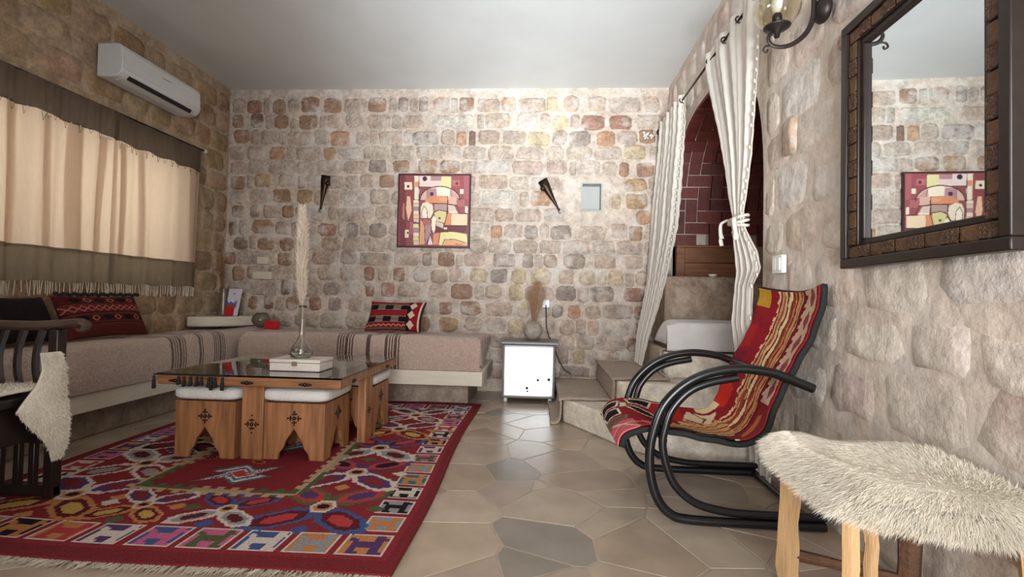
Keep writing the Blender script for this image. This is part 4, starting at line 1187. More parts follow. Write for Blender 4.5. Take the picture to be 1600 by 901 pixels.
pp(ORA, (498, 690), (565, 675), (545, 802), (492, 802)); pp((232, 214, 130), (570, 675), (700, 665), (845, 690), (845, 806), (545, 804)); pp((228, 158, 92), (590, 804), (612, 748), (720, 742), (835, 780), (835, 808))
pp((240, 222, 180), (480, 540), (505, 500), (530, 530), (520, 640), (500, 690), (478, 640))
pln(2.2, *arch_); pln(1.6, (300, 335), (362, 338)); pln(1.6, (356, 90), (352, 800)); pln(1.4, (440, 225), (436, 322)); pln(1.4, (300, 200), (475, 200)); pln(1.6, (500, 380), (505, 460), (478, 540), (480, 640), (500, 690))
pln(1.8, (512, 376), (650, 376), (745, 392)); pln(1.8, (650, 300), (652, 460), (612, 600)); pln(1.6, (745, 385), (770, 470), (850, 480)); pln(1.6, (500, 470), (560, 440), (640, 458)); pln(1.6, (612, 602), (848, 600)); pln(1.4, (520, 655), (848, 668)); pln(1.6, (550, 802), (570, 675)); pln(1.4, (590, 804), (612, 748), (720, 742), (835, 780))
pln(1.4, (385, 520), (380, 460), (405, 400), (436, 440), (440, 525)); pln(1.4, (365, 530), (475, 530)); pln(1.4, (680, 220), (690, 300)); pln(1.4, (745, 320), (825, 325)); pln(1.4, (410, 590), (412, 800)); pln(1.4, (470, 690), (420, 800)); pln(1.2, (180, 550), (300, 570), (345, 575))
pln(1.2, (720, 790), (760, 797), (790, 792))
pg_ = pc.a.mean(axis=2, keepdims=True)
pc.a = (pc.a * .78 + pg_ * .22) * .95
m_print = mat('painted_board', (150, 60, 60), rough=0.5, var=0.05, scale=40, src='attr')
m_pframe = mat('dark_red_brown_frame', (58, 24, 22), rough=0.45, var=0.15)
PX0, PX1, PZ0_, PZ1_ = -1.43, -.705, 1.388, 2.117
pic = thing('framed_picture', 'square abstract picture in reds and creams hanging on the back wall', 'picture', (-1.07, YB, 1.388))
painted_grid('canvas', lambda u, v: (PX0 + .014 + u * (PX1 - PX0 - .028), YB - .042, PZ0_ + .014 + v * (PZ1_ - PZ0_ - .028)), pc, m_print, pic, smooth=False)
MB().box(PX0 + .01, PX1 - .01, YB - .041, YB - .026, PZ0_ + .01, PZ1_ - .01).build('backing_board', m_pframe, pic)
for a in ((PX0, PX1, PZ0_, PZ0_ + .014), (PX0, PX1, PZ1_ - .014, PZ1_), (PX0, PX0 + .014, PZ0_ + .014, PZ1_ - .014), (PX1 - .014, PX1, PZ0_ + .014, PZ1_ - .014)):
    rbox('frame_bar', a[0], a[1], YB - .05, YB - .024, a[2], a[3], m_pframe, pic, .003)

# ------------------------------------------------------------------ iron torch ornaments
m_bronze = mat('dark_bronze', (52, 38, 28), rough=0.4, var=0.3, metal=0.7)
def torch(label, cx, cz, ang, tip):
    t = thing('wall_torch', label, 'wall ornament', (cx, YB - .05, cz), 'iron torch ornaments on the back wall')
    a = math.radians(ang); ca, sa = math.cos(a), math.sin(a)
    def T(u, v, d=0): return (cx + u * ca - v * sa, YB - .055 - d, cz + u * sa + v * ca)
    q = 10
    b = MB(); vs = []; prof = [(.046, .10), (.043, .05), (.030, -.03), (.016, -.12), (.007, -.20), (.010, -.215), (.004, -.235)]
    for r, h in prof:
        for k in range(q):
            an = 2 * PI * k / q; vs.append(T(r * math.cos(an), h, r * .6 * math.sin(an)))
    fs = [(i * q + k, i * q + (k + 1) % q, (i + 1) * q + (k + 1) % q, (i + 1) * q + k) for i in range(len(prof) - 1) for k in range(q)]
    fs.append(tuple((len(prof) - 1) * q + k for k in range(q)))
    b.add(vs, fs).build('cone', m_bronze, t, smooth=True, solid=.004)
    MB().tube([T(-.046 * math.cos(2 * PI * k / 12) , .10, .028 * math.sin(2 * PI * k / 12)) for k in range(13)], .005, 6).build('rim', m_bronze, t, smooth=True)
    b = MB(); b.sphere(T(.036 * tip, .03, .01), .026, 10, 6); b.build('scroll_boss', m_bronze, t, smooth=True)
    b = MB(); b.sphere(T(0, .045, .034), .008, 8, 5); b.build('rivet', m_stud, t, smooth=True)
    MB().tube([T(-.008, -.23), T(-.014, -.25), T(-.004, -.262), T(.006, -.255)], .004, 6).build('finial', m_bronze, t, smooth=True)
    MB().tube([T(0, .0, 0), T(0, .0, -.045)], .008, 6).build('wall_pin', m_bronze, t)
    return t
torch('upright dark iron torch ornament on the back wall left of the picture', -2.175, 1.985, -8, 1)
torch('tilted dark iron torch ornament on the back wall between picture and niche', .045, 1.965, 30, -1)

# ------------------------------------------------------------------ air conditioner
m_ac = mat('ac_white_plastic', (206, 206, 206), rough=0.4, var=0.02)
ac = thing('air_conditioner', 'white wall air conditioner above the curtained window', 'air conditioner', (XL, 3.5, 2.38))
xw = XL + .028
sec = [(0, .045), (.10, .04), (.16, .052), (.19, .082), (.196, .11), (.188, .245), (.172, .275), (.15, .283), (0, .283)]
MB().prism(sec, lambda a, b_, t_: (xw + a, t_, 2.378 + b_), 3.19, 3.97).build('casing', m_ac, ac, bevel=.008)
MB().prism([(.1985, .105), (.2005, .11), (.193, .24), (.190, .243)], lambda a, b_, t_: (xw + a, t_, 2.378 + b_), 3.20, 3.96).build('front_panel', m_ac, ac)
MB().prism([(.163, .050), (.183, .073), (.187, .070), (.167, .045)], lambda a, b_, t_: (xw + a, t_, 2.378 + b_), 3.26, 3.88).build('air_slot', m_dark, ac)
MB().prism([(.10, .036), (.155, .047), (.152, .052), (.10, .042)], lambda a, b_, t_: (xw + a, t_, 2.378 + b_), 3.24, 3.92).build('louver', m_ac, ac)
MB().prism([(.1975, .19), (.1995, .19), (.1985, .197), (.1965, .197)], lambda a, b_, t_: (xw + a, t_, 2.378 + b_), 3.55, 3.63).build('badge', mat('badge_grey', (150, 152, 156), rough=.3), ac)

# ------------------------------------------------------------------ window curtains
m_cbody = cloth_translucent('cream_curtain', (222, 202, 182), .5, .06, (1, 1, .2), 90)
m_cband = cloth_translucent('grey_brown_band', (128, 114, 96), .35, .12, (1, 1, .2), 90)
m_cvals = cloth_translucent('dark_brown_heading', (104, 90, 78), .32, .2, (1, 1, .15), 70)
def win_curtain(label, y0, y1, ph, fold, xoff, pleats):
    t = thing('window_curtain', label, 'curtain', (XL + .1, (y0 + y1) / 2, .87), 'curtains over the left window')
    def X(y, z):
        k = np.interp(z, [.86, 1.2, 1.9, 2.19], [1.0, 1.0, .7, .35])
        return XL + .10 + xoff + fold * k * (math.sin(y * 23 + 1.4 * math.sin(y * 5) + ph) + .5 * math.sin(y * 47 + 2 * ph) + .35 * math.sin(y * 13 + z * 1.5))
    nu = int((y1 - y0) / .012)
    def seg(name, z0, z1, m, nz, dx=0):
        MB().grid(lambda u, v: (X(y0 + (y1 - y0) * u, z0 + (z1 - z0) * v) + dx + (.004 * math.sin(u * 190) if name == 'heading_band' else 0), y0 + (y1 - y0) * u, z0 + (z1 - z0) * v - .006 * math.sin(u * 25 + ph) * (1 - v)), nu, nz).build(name, m, t, smooth=True, recalc=False)
    seg('heading_band', 1.99, 2.19, m_cvals, 10, .003)
    seg('curtain_body', 1.15, 1.995, m_cbody, 24)
    seg('hem_band', .95, 1.168, m_cband, 10, .003)
    for k, (ya, yb) in enumerate(pleats):              # deep pleats where the cloth lies double
        MB().grid(lambda u, v: (X(ya + (yb - ya) * u, 1.16 + .82 * v) - .012 - .006 * math.sin(PI * u), ya + (yb - ya) * u + .012 * math.sin(v * 3 + k), 1.16 + .82 * v), 8, 16).build('pleat', m_cbody, t, smooth=True, recalc=False)
    nf = int((y1 - y0) * 60)
    ys = np.linspace(y0, y1, nf)
    b = MB()
    for y in ys:
        x = X(y, .95); l = random.uniform(.07, .095); j = random.uniform(-.012, .012)
        b.tube([(x, y, .953), (x + .002, y + j * .5, .953 - l * .5), (x, y + j, .953 - l)], [.0022, .0028, .0035], 4)
    o = b.build('fringe', m_fringe, t); o['kind'] = 'stuff'
    b = MB()                                        # loops of thread hanging under the heading band
    yy = y0 + .03
    while yy < y1 - .05:
        w = random.uniform(.015, .035); l = random.uniform(.02, .06)
        b.tube([(X(yy, 1.99) + .008, yy, 1.99), (X(yy, 1.99) + .01, yy + w * .3, 1.99 - l), (X(yy, 1.99) + .008, yy + w, 1.985)], .0015, 4)
        yy += random.uniform(.04, .09)
    o = b.build('thread_loops', m_cvals, t); o['kind'] = 'stuff'
    return t
win_curtain('warm shaded half of the fringed curtain, nearer the left edge, over the window', 1.65, 3.28, .4, .022, .03, [(2.36, 2.44), (2.55, 2.63), (2.76, 2.81), (2.92, 3.02), (3.14, 3.20)])
win_curtain('brightly backlit half of the fringed curtain nearer the back wall, over the window', 3.25, 4.15, 2.1, .015, .01, [(3.30, 3.37), (3.50, 3.54), (4.02, 4.12)])
rod_l = thing('curtain_rail', 'thin rail carrying the two window curtains', 'rail', (XL + .1, 2.9, 2.2))
MB().tube([(XL + .11, 1.6, 2.195), (XL + .11, 4.19, 2.195)], .007, 8).build('bar', m_iron, rod_l)
MB().sphere((XL + .11, 4.20, 2.195), .018, 10, 6).build('end_knob', m_plate, rod_l, smooth=True)
for y in (1.9, 4.17):
    MB().tube([(XL + .11, y, 2.195), (XL + .015, y, 2.195)], .006, 6).build('bracket', m_iron, rod_l)

# ------------------------------------------------------------------ alcove curtains
m_gauze = cloth_translucent('white_crinkle_gauze', (224, 216, 205), .25, .06, (1, 1, .12), 110)
m_tuft = mat('white_tufts', (226, 218, 204), rough=.95, var=.05)
ar_ = thing('curtain_rod', 'thin metal curtain rod across the top of the alcove arch', 'rod', (1.12, 3.5, 2.53))
MB().tube([(1.11, 2.42, 2.535), (1.11, 4.665, 2.535)], .008, 10).build('bar', m_stud, ar_, smooth=True)
MB().lathe([(.03, 0), (.028, .012), (.012, .018)], (1.11, 4.662, 2.535), 14, axis='y').build('wall_flange', m_stud, ar_, smooth=True)
MB().tube([(1.11, 2.43, 2.535), (1.175, 2.43, 2.535)], .007, 8).build('bracket', m_stud, ar_)
def alc_curtain(label, rows, nf, amp, ringY, tuft_side):
    """rows: z, near y, far y, x, fold scale"""
    t = thing('gauze_curtain', label, 'curtain', (1.1, (rows[0][1] + rows[0][2]) / 2, rows[-1][0]))
    rows = sorted(rows); zs = [r[0] for r in rows]
    nz, nu = 90, 110
    def P(u, v):
        z = zs[0] + (zs[-1] - zs[0]) * v
        ya, yb, x, am = (float(np.interp(z, zs, [r[i] for r in rows])) for i in (1, 2, 3, 4))
        fx = amp * am * (math.sin(u * nf * 2 * PI) + .35 * math.sin(u * nf * 5.1 * PI + z * 3) + .12 * math.sin(z * 60 + u * 20))
        return (x + fx, ya + (yb - ya) * u + .3 * amp * am * math.sin(u * nf * 4 * PI + z), z + .004 * math.sin(u * 40))
    MB().grid(lambda u, v: P(u, v), nu, nz).build('curtain_panel', m_gauze, t, smooth=True, recalc=False)
    for y in ringY:
        MB().tube([(1.11 + .022 * math.cos(a), y + .006 * math.sin(a), 2.535 + .022 * math.sin(a)) for a in [2 * PI * k / 14 for k in range(15)]], .005, 6).build('grommet', m_stud, t, smooth=True)
    for us in tuft_side:
        b = MB()
        for k in range(46):
            v = (k + .5) / 46
            if random.random() < .12: continue
            p = P(us, v); d = -1 if us < .5 else 1
            b.tube([p, (p[0] - .012, p[1] + d * .012, p[2] - .008), (p[0] - .014, p[1] + d * .020, p[2] - .024)], [.004, .0055, .003], 5)
        o = b.build('edge_tufts', m_tuft, t, smooth=True); o['kind'] = 'stuff'
    return t, P
cR, PR = alc_curtain('white gauze curtain tied halfway down, hanging beside the wall lamp', [(2.60, 2.50, 3.38, 1.105, .8), (2.45, 2.52, 3.33, 1.10, .9), (2.2, 2.53, 3.20, 1.10, .9), (1.95, 2.555, 3.05, 1.095, .8), (1.7, 2.58, 2.93, 1.09, .7),
    (1.50, 2.625, 2.85, 1.085, .6), (1.40, 2.65, 2.79, 1.08, .5), (1.34, 2.65, 2.77, 1.08, .45), (1.28, 2.62, 2.79, 1.085, .6), (1.18, 2.54, 2.80, 1.10, .8), (1.08, 2.51, 2.80, 1.11, .8), (1.0, 2.60, 2.82, 1.11, .7), (.8, 2.605, 2.86, 1.11, .7), (.62, 2.56, 2.83, 1.12, .7), (.45, 2.48, 2.77, 1.13, .5), (.2, 2.44, 2.70, 1.14, .4), (.03, 2.44, 2.67, 1.14, .4)], 4, .013, (2.56, 2.80, 3.02, 3.29), (0.0,))
b = MB()                                            # tie wrapped round the gathered cloth
for k in range(3):
    z0 = 1.335 + .018 * k
    b.tube([(1.08 + .045 * math.cos(a), 2.71 + (.068 + .004 * (k % 2)) * math.sin(a), z0 + .012 * math.sin(a + k)) for a in [2 * PI * q / 16 for q in range(17)]], .009, 6)
b.build('tie', m_gauze, cR, smooth=True)
b = MB()
for (dy, l) in ((.07, .06), (.075, .10), (-.06, .06), (-.07, .09)):
    b.tube(smooth_path([(1.045, 2.71 + dy * .8, 1.37), (1.02, 2.71 + dy * 1.3, 1.35), (1.025, 2.71 + dy * 1.45, 1.33 - l * .6), (1.03, 2.71 + dy * 1.4, 1.33 - l)], 4), [.012] * 9 + [.016] * 4, 6, flat=.5)
b.build('tie_end', m_gauze, cR, smooth=True)['kind'] = 'stuff'
cL, PL = alc_curtain('narrow white gauze curtain swept down onto the steps by the back wall', [(2.58, 3.86, 4.55, 1.105, 1.0), (2.3, 3.84, 4.60, 1.10, 1.0), (1.8, 3.80, 4.62, 1.06, 1.0), (1.5, 3.80, 4.62, 1.04, .9), (1.1, 3.95, 4.58, 1.0, .8), (.85, 3.99, 4.52, .95, .7), (.62, 3.99, 4.42, .885, .55), (.375, 4.02, 4.28, .84, .4)], 6, .022, (3.92, 4.32), (0.0,))
m_crust = mat('white_tie', (226, 222, 214), rough=.9)
b = MB()
for k in range(26): b.sphere((.95 + random.uniform(0, .13), YB - .035 + random.uniform(-.015, .01), 2.50 + random.uniform(-.03, .03)), random.uniform(.006, .011), 6, 4)
ty = b.build('cord_tuft', m_crust, smooth=True)
tag(ty, 'knotted tuft of white cord on the back wall at the end of the curtain rod', 'cord')

# ------------------------------------------------------------------ mirror
m_mframe = mat('dark_stained_frame', (32, 21, 16), rough=0.4, var=0.2, scale=20)
m_copper = mat('hammered_copper', (98, 72, 50), rough=0.45, var=0.25, metal=0.5, bump=.4, bscale=60)
m_ornate = mat('dark_copper_relief', (84, 58, 40), rough=0.4, var=0.45, scale=70, metal=0.5, bump=1.0, bscale=120)
m_mirror, _nt, _p = principled('mirror_silver')
_p.inputs['Metallic'].default_value = 1; _p.inputs['Roughness'].default_value = .015; _p.inputs['Base Color'].default_value = (.80, .84, .85, 1)
_n = _nt.nodes.new('ShaderNodeTexNoise'); _n.inputs['Scale'].default_value = 2; _b = _nt.nodes.new('ShaderNodeBump'); _b.inputs['Strength'].default_value = .01
_nt.links.new(_n.outputs[0], _b.inputs['Height']); _nt.links.new(_b.outputs[0], _p.inputs['Normal'])
MY0, MY1, MZ0, MZ1 = 1.195, 1.887, 1.04, 1.955
mx = 1.165
mir = thing('wall_mirror', 'big mirror in a dark frame with copper squares on the right wall', 'mirror', (mx, 1.54, 1.5))
MB().box(mx - .004, mx, MY0 + .09, MY1 - .09, MZ0 + .08, MZ1 - .08).build('mirror_glass', m_mirror, mir)
def ring(name, d, w, x0, x1, m):
    a0, a1, z0, z1 = MY0 + d, MY1 - d, MZ0 + d, MZ1 - d
    for q in ((a0, a1, z0, z0 + w), (a0, a1, z1 - w, z1), (a0, a0 + w, z0 + w, z1 - w), (a1 - w, a1, z0 + w, z1 - w)):
        rbox(name, x0, x1, q[0], q[1], q[2], q[3], m, mir, .004)
ring('outer_moulding', 0, .034, mx - .042, mx + .003, m_mframe)
ring('band_base', .034, .046, mx - .026, mx + .002, m_mframe)
ring('inner_moulding', .080, .022, mx - .018, mx + .001, m_mframe)
def tiles(horizontal):
    if horizontal: L0, L1 = MY0 + .036, MY1 - .036
    else: L0, L1 = MZ0 + .082, MZ1 - .082
    n = round((L1 - L0) / .062); w = (L1 - L0) / n
    for side in (0, 1):
        for k in range(n):
            a, b_ = L0 + w * k + .0015, L0 + w * (k + 1) - .0015
            m = m_copper if k % 2 else m_ornate
            x0 = mx - .032 - (.004 if k % 2 == 0 else 0)
            if horizontal:
                z0 = MZ0 + .036 if side == 0 else MZ1 - .078
                q = (x0, mx - .026, a, b_, z0, z0 + .042)
            else:
                y0 = MY0 + .036 if side == 0 else MY1 - .078
                q = (x0, mx - .026, y0, y0 + .042, a, b_)
            rbox('frame_tile', *q, m, mir, .003, 1)
tiles(True); tiles(False)
mir.rotation_euler = (0, math.radians(0.0), math.radians(-2.1))
mir.location.x -= .008

# ------------------------------------------------------------------ wall lamp
m_lampiron = mat('wrought_iron', (48, 40, 38), rough=0.45, var=0.2, metal=0.6)
m_globe = glass_mat('amber_globe_glass', (244, 240, 226), rough=.05)
ly = 2.08
lamp = thing('wall_lamp', 'wrought iron wall lamp with a smoky glass globe above the curtain', 'lamp', (1.17, ly, 2.15))
MB().lathe([(.05, -.002), (.055, .01), (.045, .03), (.02, .042), (.006, .044)], (1.178, ly, 2.15), 18, axis='x').build('wall_rose', m_lampiron, lamp, smooth=True)
o = lamp.children[0]; o.data.transform(Matrix.Translation((1.178, 0, 0)) @ Matrix.Scale(-1, 4, (1, 0, 0)) @ Matrix.Translation((-1.178, 0, 0)))
arm = smooth_path([(1.13, ly, 2.42), (1.128, ly, 2.3), (1.132, ly, 2.2), (1.128, ly, 2.12), (1.105, ly, 2.06), (1.06, ly, 2.015), (1.01, ly, 1.995), (.965, ly, 2.0), (.945, ly, 2.025), (.955, ly, 2.05), (.975, ly, 2.045)], 6)
MB().tube(arm, [.013 - .006 * i / len(arm) for i in range(len(arm))], 8, flat=.55).build('scroll_arm', m_lampiron, lamp, smooth=True)
MB().tube(smooth_path([(.97, ly, 2.0), (.935, ly, 1.998), (.925, ly, 1.98), (.938, ly, 1.972), (.943, ly, 1.984)], 5), .004, 6).build('curl', m_lampiron, lamp, smooth=True)
MB().lathe([(.010, 2.035), (.016, 2.06), (.05, 2.075), (.054, 2.08), (.046, 2.086), (.012, 2.09)], (.98, ly, 0), 20).build('drip_dish', m_lampiron, lamp, smooth=True)
MB().lathe([(.019, 2.09), (.020, 2.125), (.016, 2.135)], (.98, ly, 0), 16).build('bulb_holder', m_lampiron, lamp, smooth=True)
MB().lathe([(.012, 2.135), (.020, 2.16), (.024, 2.185), (.018, 2.21), (.004, 2.222)], (.98, ly, 0), 16).build('bulb', m_plate_w, lamp, smooth=True)
gl = MB().lathe([(.035, 2.082)] + [(.092 * math.sin(PI * k / 20), 2.165 - .092 * math.cos(PI * k / 20)) for k in range(3, 18)] + [(.04, 2.25)], (.98, ly, 0), 28, cap=False).build('globe', m_globe, lamp, smooth=True, solid=.0025)

# switch on the right wall
sw_ = thing('wall_switch', 'white double switch plate on the right wall beside the knotted curtain', 'switch', (1.18, 2.47, 1.06))
rbox('cover_plate', 1.166, 1.19, 2.405, 2.505, 1.055, 1.145, m_plate_w, sw_, .004)
rbox('rocker', 1.160, 1.168, 2.42, 2.453, 1.07, 1.13, m_plate_w, sw_, .002)
rbox('rocker', 1.160, 1.168, 2.457, 2.49, 1.07, 1.13, m_plate_w, sw_, .002)

# ------------------------------------------------------------------ tubular lounge chair with kilim sling
m_tube = mat('black_lacquer_tube', (16, 17, 19), rough=0.28, var=0.15, spec=.6)
m_blackcloth = mat('black_canvas', (24, 26, 24), rough=0.85, var=0.2, bump=.2)
ch = thing('lounge_chair', 'black tubular lounge chair with a red kilim sling seat by the right wall', 'chair', (.75, 2.3, 0))
outer = [(1.145, .021), (.9, .021), (.62, .025), (.535, .048), (.485, .11), (.459, .2), (.455, .29), (.468, .37), (.507, .478), (.586, .563), (.685, .615), (.805, .637), (.925, .627), (.99, .607), (1.095, .567)]
inner = [(1.145, .057), (.86, .057), (.735, .067), (.635, .095), (.56, .157), (.522, .238), (.506, .32), (.513, .38), (.54, .463), (.606, .538), (.69, .578), (.80, .602)]
for Y in (2.0, 2.6):
    MB().tube(smooth_path([(x, Y, z) for x, z in outer], 6), .019, 12).build('side_tube', m_tube, ch, smooth=True, angle=60)
    MB().tube(smooth_path([(x, Y, z) for x, z in inner], 6), .0165, 12).build('inner_tube', m_tube, ch, smooth=True, angle=60)
MB().tube([(1.12, 2.02, .021), (1.12, 2.58, .021)], .014, 10).build('floor_crossbar', m_tube, ch, smooth=True, angle=60)
MB().tube([(.515, 2.01, .335), (.515, 2.59, .335)], .013, 10).build('seat_crossbar', m_tube, ch, smooth=True, angle=60)
MB().tube([(1.00, 2.01, .603), (1.00, 2.59, .603)], .012, 10).build('back_crossbar', m_tube, ch, smooth=True, angle=60)
prof = [(.335, .300), (.352, .343), (.395, .372), (.46, .387), (.57, .378), (.70, .355), (.80, .340), (.86, .343), (.905, .373), (.933, .425), (.957, .50), (.99, .574), (1.043, .678), (1.09, .765), (1.128, .88), (1.143, .955), (1.140, .985)]
sp2 = smooth_path([(x, 0, z) for x, z in prof], 5)
ln_ = [0]
for i in range(1, len(sp2)): ln_.append(ln_[-1] + (sp2[i] - sp2[i - 1]).length)
xs_, zs_ = [p.x for p in sp2], [p.z for p in sp2]
def Sl(u, v, off=0.0, inset=0.0):
    s = u * ln_[-1]
    x, z = float(np.interp(s, ln_, xs_)), float(np.interp(s, ln_, zs_))
    x2, z2 = float(np.interp(s + .01, ln_, xs_)), float(np.interp(s + .01, ln_, zs_)); x1, z1 = float(np.interp(s - .01, ln_, xs_)), float(np.interp(s - .01, ln_, zs_))
    tx, tz = x2 - x1, z2 - z1; l = math.hypot(tx, tz) + 1e-9; nx, nz = -tz / l, tx / l
    sag = -.045 * math.sin(PI * v) * min(1, u * 5) - .002 * math.sin(u * 60 + v * 9)
    x += nx * (sag + off); z += nz * (sag + off)
    z -= .035 * math.sin(PI * v) * max(0, (u - .85) / .15)
    y0, y1 = 2.575 - inset, 2.03 + inset
    return (x, y0 + (y1 - y0) * v, z)
NUc, NVc = 210, 90
kc = Cv(NVc, NUc, (138, 22, 28))                    # x: far -> near, row: front of seat -> top of back
U = lambda f: f * NUc
V = lambda f: f * NVc
R3 = random.Random(9)
kc.rect(V(0), U(.40), V(.24), U(.97), (132, 24, 32)); kc.rect(V(0), U(.93), V(.17), U(1), (176, 132, 40)); kc.poly([(0, U(.46)), (V(.16), U(.5)), (V(.2), U(.58)), (V(.06), U(.62)), (0, U(.56))], (184, 40, 30)); kc.rect(V(0), U(.64), V(.14), U(.74), (110, 24, 40))
kc.poly([(0, U(.74)), (V(.12), U(.76)), (V(.1), U(.86)), (0, U(.84))], (150, 32, 30))
sc_ = [(.20, .225, (214, 176, 140)), (.225, .25, (120, 40, 36)), (.25, .275, (196, 150, 106)), (.275, .30, (140, 84, 50)), (.30, .34, (206, 170, 120)), (.34, .365, (110, 44, 34)), (.365, .41, (222, 198, 150)), (.41, .44, (120, 50, 34)), (.44, .47, (150, 60, 40)), (.47, .49, (200, 150, 100)),
       (.49, .52, (128, 40, 36)), (.52, .57, (206, 146, 96)), (.57, .585, (110, 40, 34)), (.585, .61, (196, 160, 110)), (.61, .625, (100, 36, 36)), (.625, .645, (206, 176, 130))]
for a, b_, c in sc_:
    a, b_ = .28 + (a - .2) * .88, .28 + (b_ - .2) * .88
    w0 = .30 if c[0] > 150 else .34
    for k in range(int(U(w0)), NUc):
        j = 1.4 * math.sin(k * .25 + a * 40) * (1 if k < U(.6) else .35) + (V(.02) * (1 if (k // 4) % 2 else -1) * .4 if a < .30 else 0)
        kc.a[k, max(0, int(V(a) + j)):int(V(b_) + j) + 1] = lin(c)
kc.rect(V(.34), U(.78), V(.37), U(.95), (150, 70, 44)); kc.rect(V(.36), U(.46), V(.40), U(.6), (150, 60, 40))
kc.rect(V(.65), U(.45), V(.72), U(1), (120, 16, 30))
for k in range(int(U(.58)), NUc):                   # stepped cream edge with rose diamonds near the viewer
    j = 2 * ((k // 3) % 3)
    kc.a[k, int(V(.69)) + j:int(V(.985))] = lin((208, 178, 150))
for q in range(5):
    cy, cx = U(.63 + q * .085), V(.85)
    for s in range(6):
        kc.rect(cx - (6 - s) * 1.1, cy - s * 1.4, cx + (6 - s) * 1.1, cy + s * 1.4, (150, 70, 76))
for k in range(int(U(.56)), NUc): kc.a[k, int(V(.965)) - (k // 4) % 2:] = lin((136, 26, 34))
kc.poly([(V(.66), U(.42)), (V(1), U(.40)), (V(1), U(.56)), (V(.72), U(.56))], (138, 40, 40)); kc.poly([(V(.74), U(.46)), (V(.86), U(.44)), (V(.84), U(.54)), (V(.76), U(.53))], (196, 108, 70))
kc.poly([(V(.8), U(.34)), (V(.95), U(.33)), (V(.97), U(.42)), (V(.82), U(.41))], (92, 88, 78)); kc.poly([(V(.9), U(.31)), (V(1), U(.30)), (V(1), U(.42))], (214, 190, 150))
# jagged beige tongue running down onto the seat
for k in range(int(U(.24)), int(U(.46))):
    t = (U(.46) - k) / U(.22); c0 = V(.42 + .18 * t); wv = V(.16 - .06 * t) + 2.5 * math.sin(k * .9)
    kc.a[k, int(c0 - wv):int(c0 + wv)] = lin((196, 152, 100))
    for q in (-.6, -.1, .45): kc.a[k, int(c0 + wv * q):int(c0 + wv * q) + 2] = lin((120, 50, 36))
# cream flower on the seat, patches, black shapes with white outline at the front
kc.poly([(V(.10), U(.36)), (V(.26), U(.33)), (V(.30), U(.42)), (V(.14), U(.47))], (212, 186, 150)); kc.line([(V(.12), U(.38)), (V(.2), U(.42)), (V(.28), U(.4))], 1.5, (70, 60, 40)); kc.poly([(0, U(.40)), (V(.08), U(.40)), (V(.1), U(.5)), (0, U(.5))], (214, 192, 150))
kc.poly([(V(.02), U(.22)), (V(.3), U(.2)), (V(.36), U(.32)), (V(.05), U(.34))], (164, 36, 28)); kc.rect(V(.4), U(.16), V(.7), U(.24), (120, 18, 28))
def outl(q, c, oc=(222, 206, 186), w=1.6):
    q = [(V(a), U(b_)) for a, b_ in q]; kc.poly(q, c); kc.line(q + [q[0]], w, oc)
outl([(.02, .01), (.18, .0), (.2, .07), (.08, .09)], (20, 16, 18)); outl([(.24, .0), (.44, .01), (.42, .07), (.26, .07)], (20, 16, 18)); outl([(.04, .12), (.14, .13), (.18, .2), (.05, .22)], (20, 16, 18)); outl([(.18, .10), (.36, .14), (.42, .22), (.28, .2)], (20, 16, 18))
outl([(.0, .14), (.04, .14), (.04, .26), (.0, .26)], (20, 16, 18)); outl([(.1, .09), (.24, .08), (.22, .12), (.12, .12)], (206, 186, 160), (90, 80, 60))
outl([(.46, .0), (.62, .0), (.62, .08), (.5, .09)], (110, 80, 70), (130, 110, 90)); kc.rect(V(.66), 0, V(1), U(.16), (206, 96, 100)); kc.rect(V(.6), U(.1), V(1), U(.13), (150, 24, 36)); kc.line([(V(.64), U(.02)), (V(.98), U(.1))], 2, (222, 196, 180)); kc.line([(V(.8), 0), (V(.76), U(.2))], 2, (214, 180, 160))
for cx, cy in ((.9, .245), (.84, .25), (.96, .25), (.9, .27), (.9, .225)): kc.disc(V(cx), U(cy), 3.2, (200, 150, 50))
kc.disc(V(.9), U(.247), 1.6, (150, 60, 30)); kc.poly([(V(.86), U(.29)), (V(1), U(.28)), (V(.98), U(.33)), (V(.9), U(.33))], (222, 200, 170)); kc.rect(V(.985), U(.16), V(1), U(.4), (30, 20, 20))
painted_grid('kilim_sling', lambda u, v: Sl(v, u, .006), kc, m_kilim, ch, solid=.006)
MB().grid(lambda u, v: Sl(u, v, -.013, -.003), 70, 20).build('sling_backing', m_blackcloth, ch, smooth=True, solid=.022)
MB().tube([Sl(.995, v, -.01) for v in [k / 14 for k in range(15)]], .011, 8).build('top_bar', m_blackcloth, ch, smooth=True)

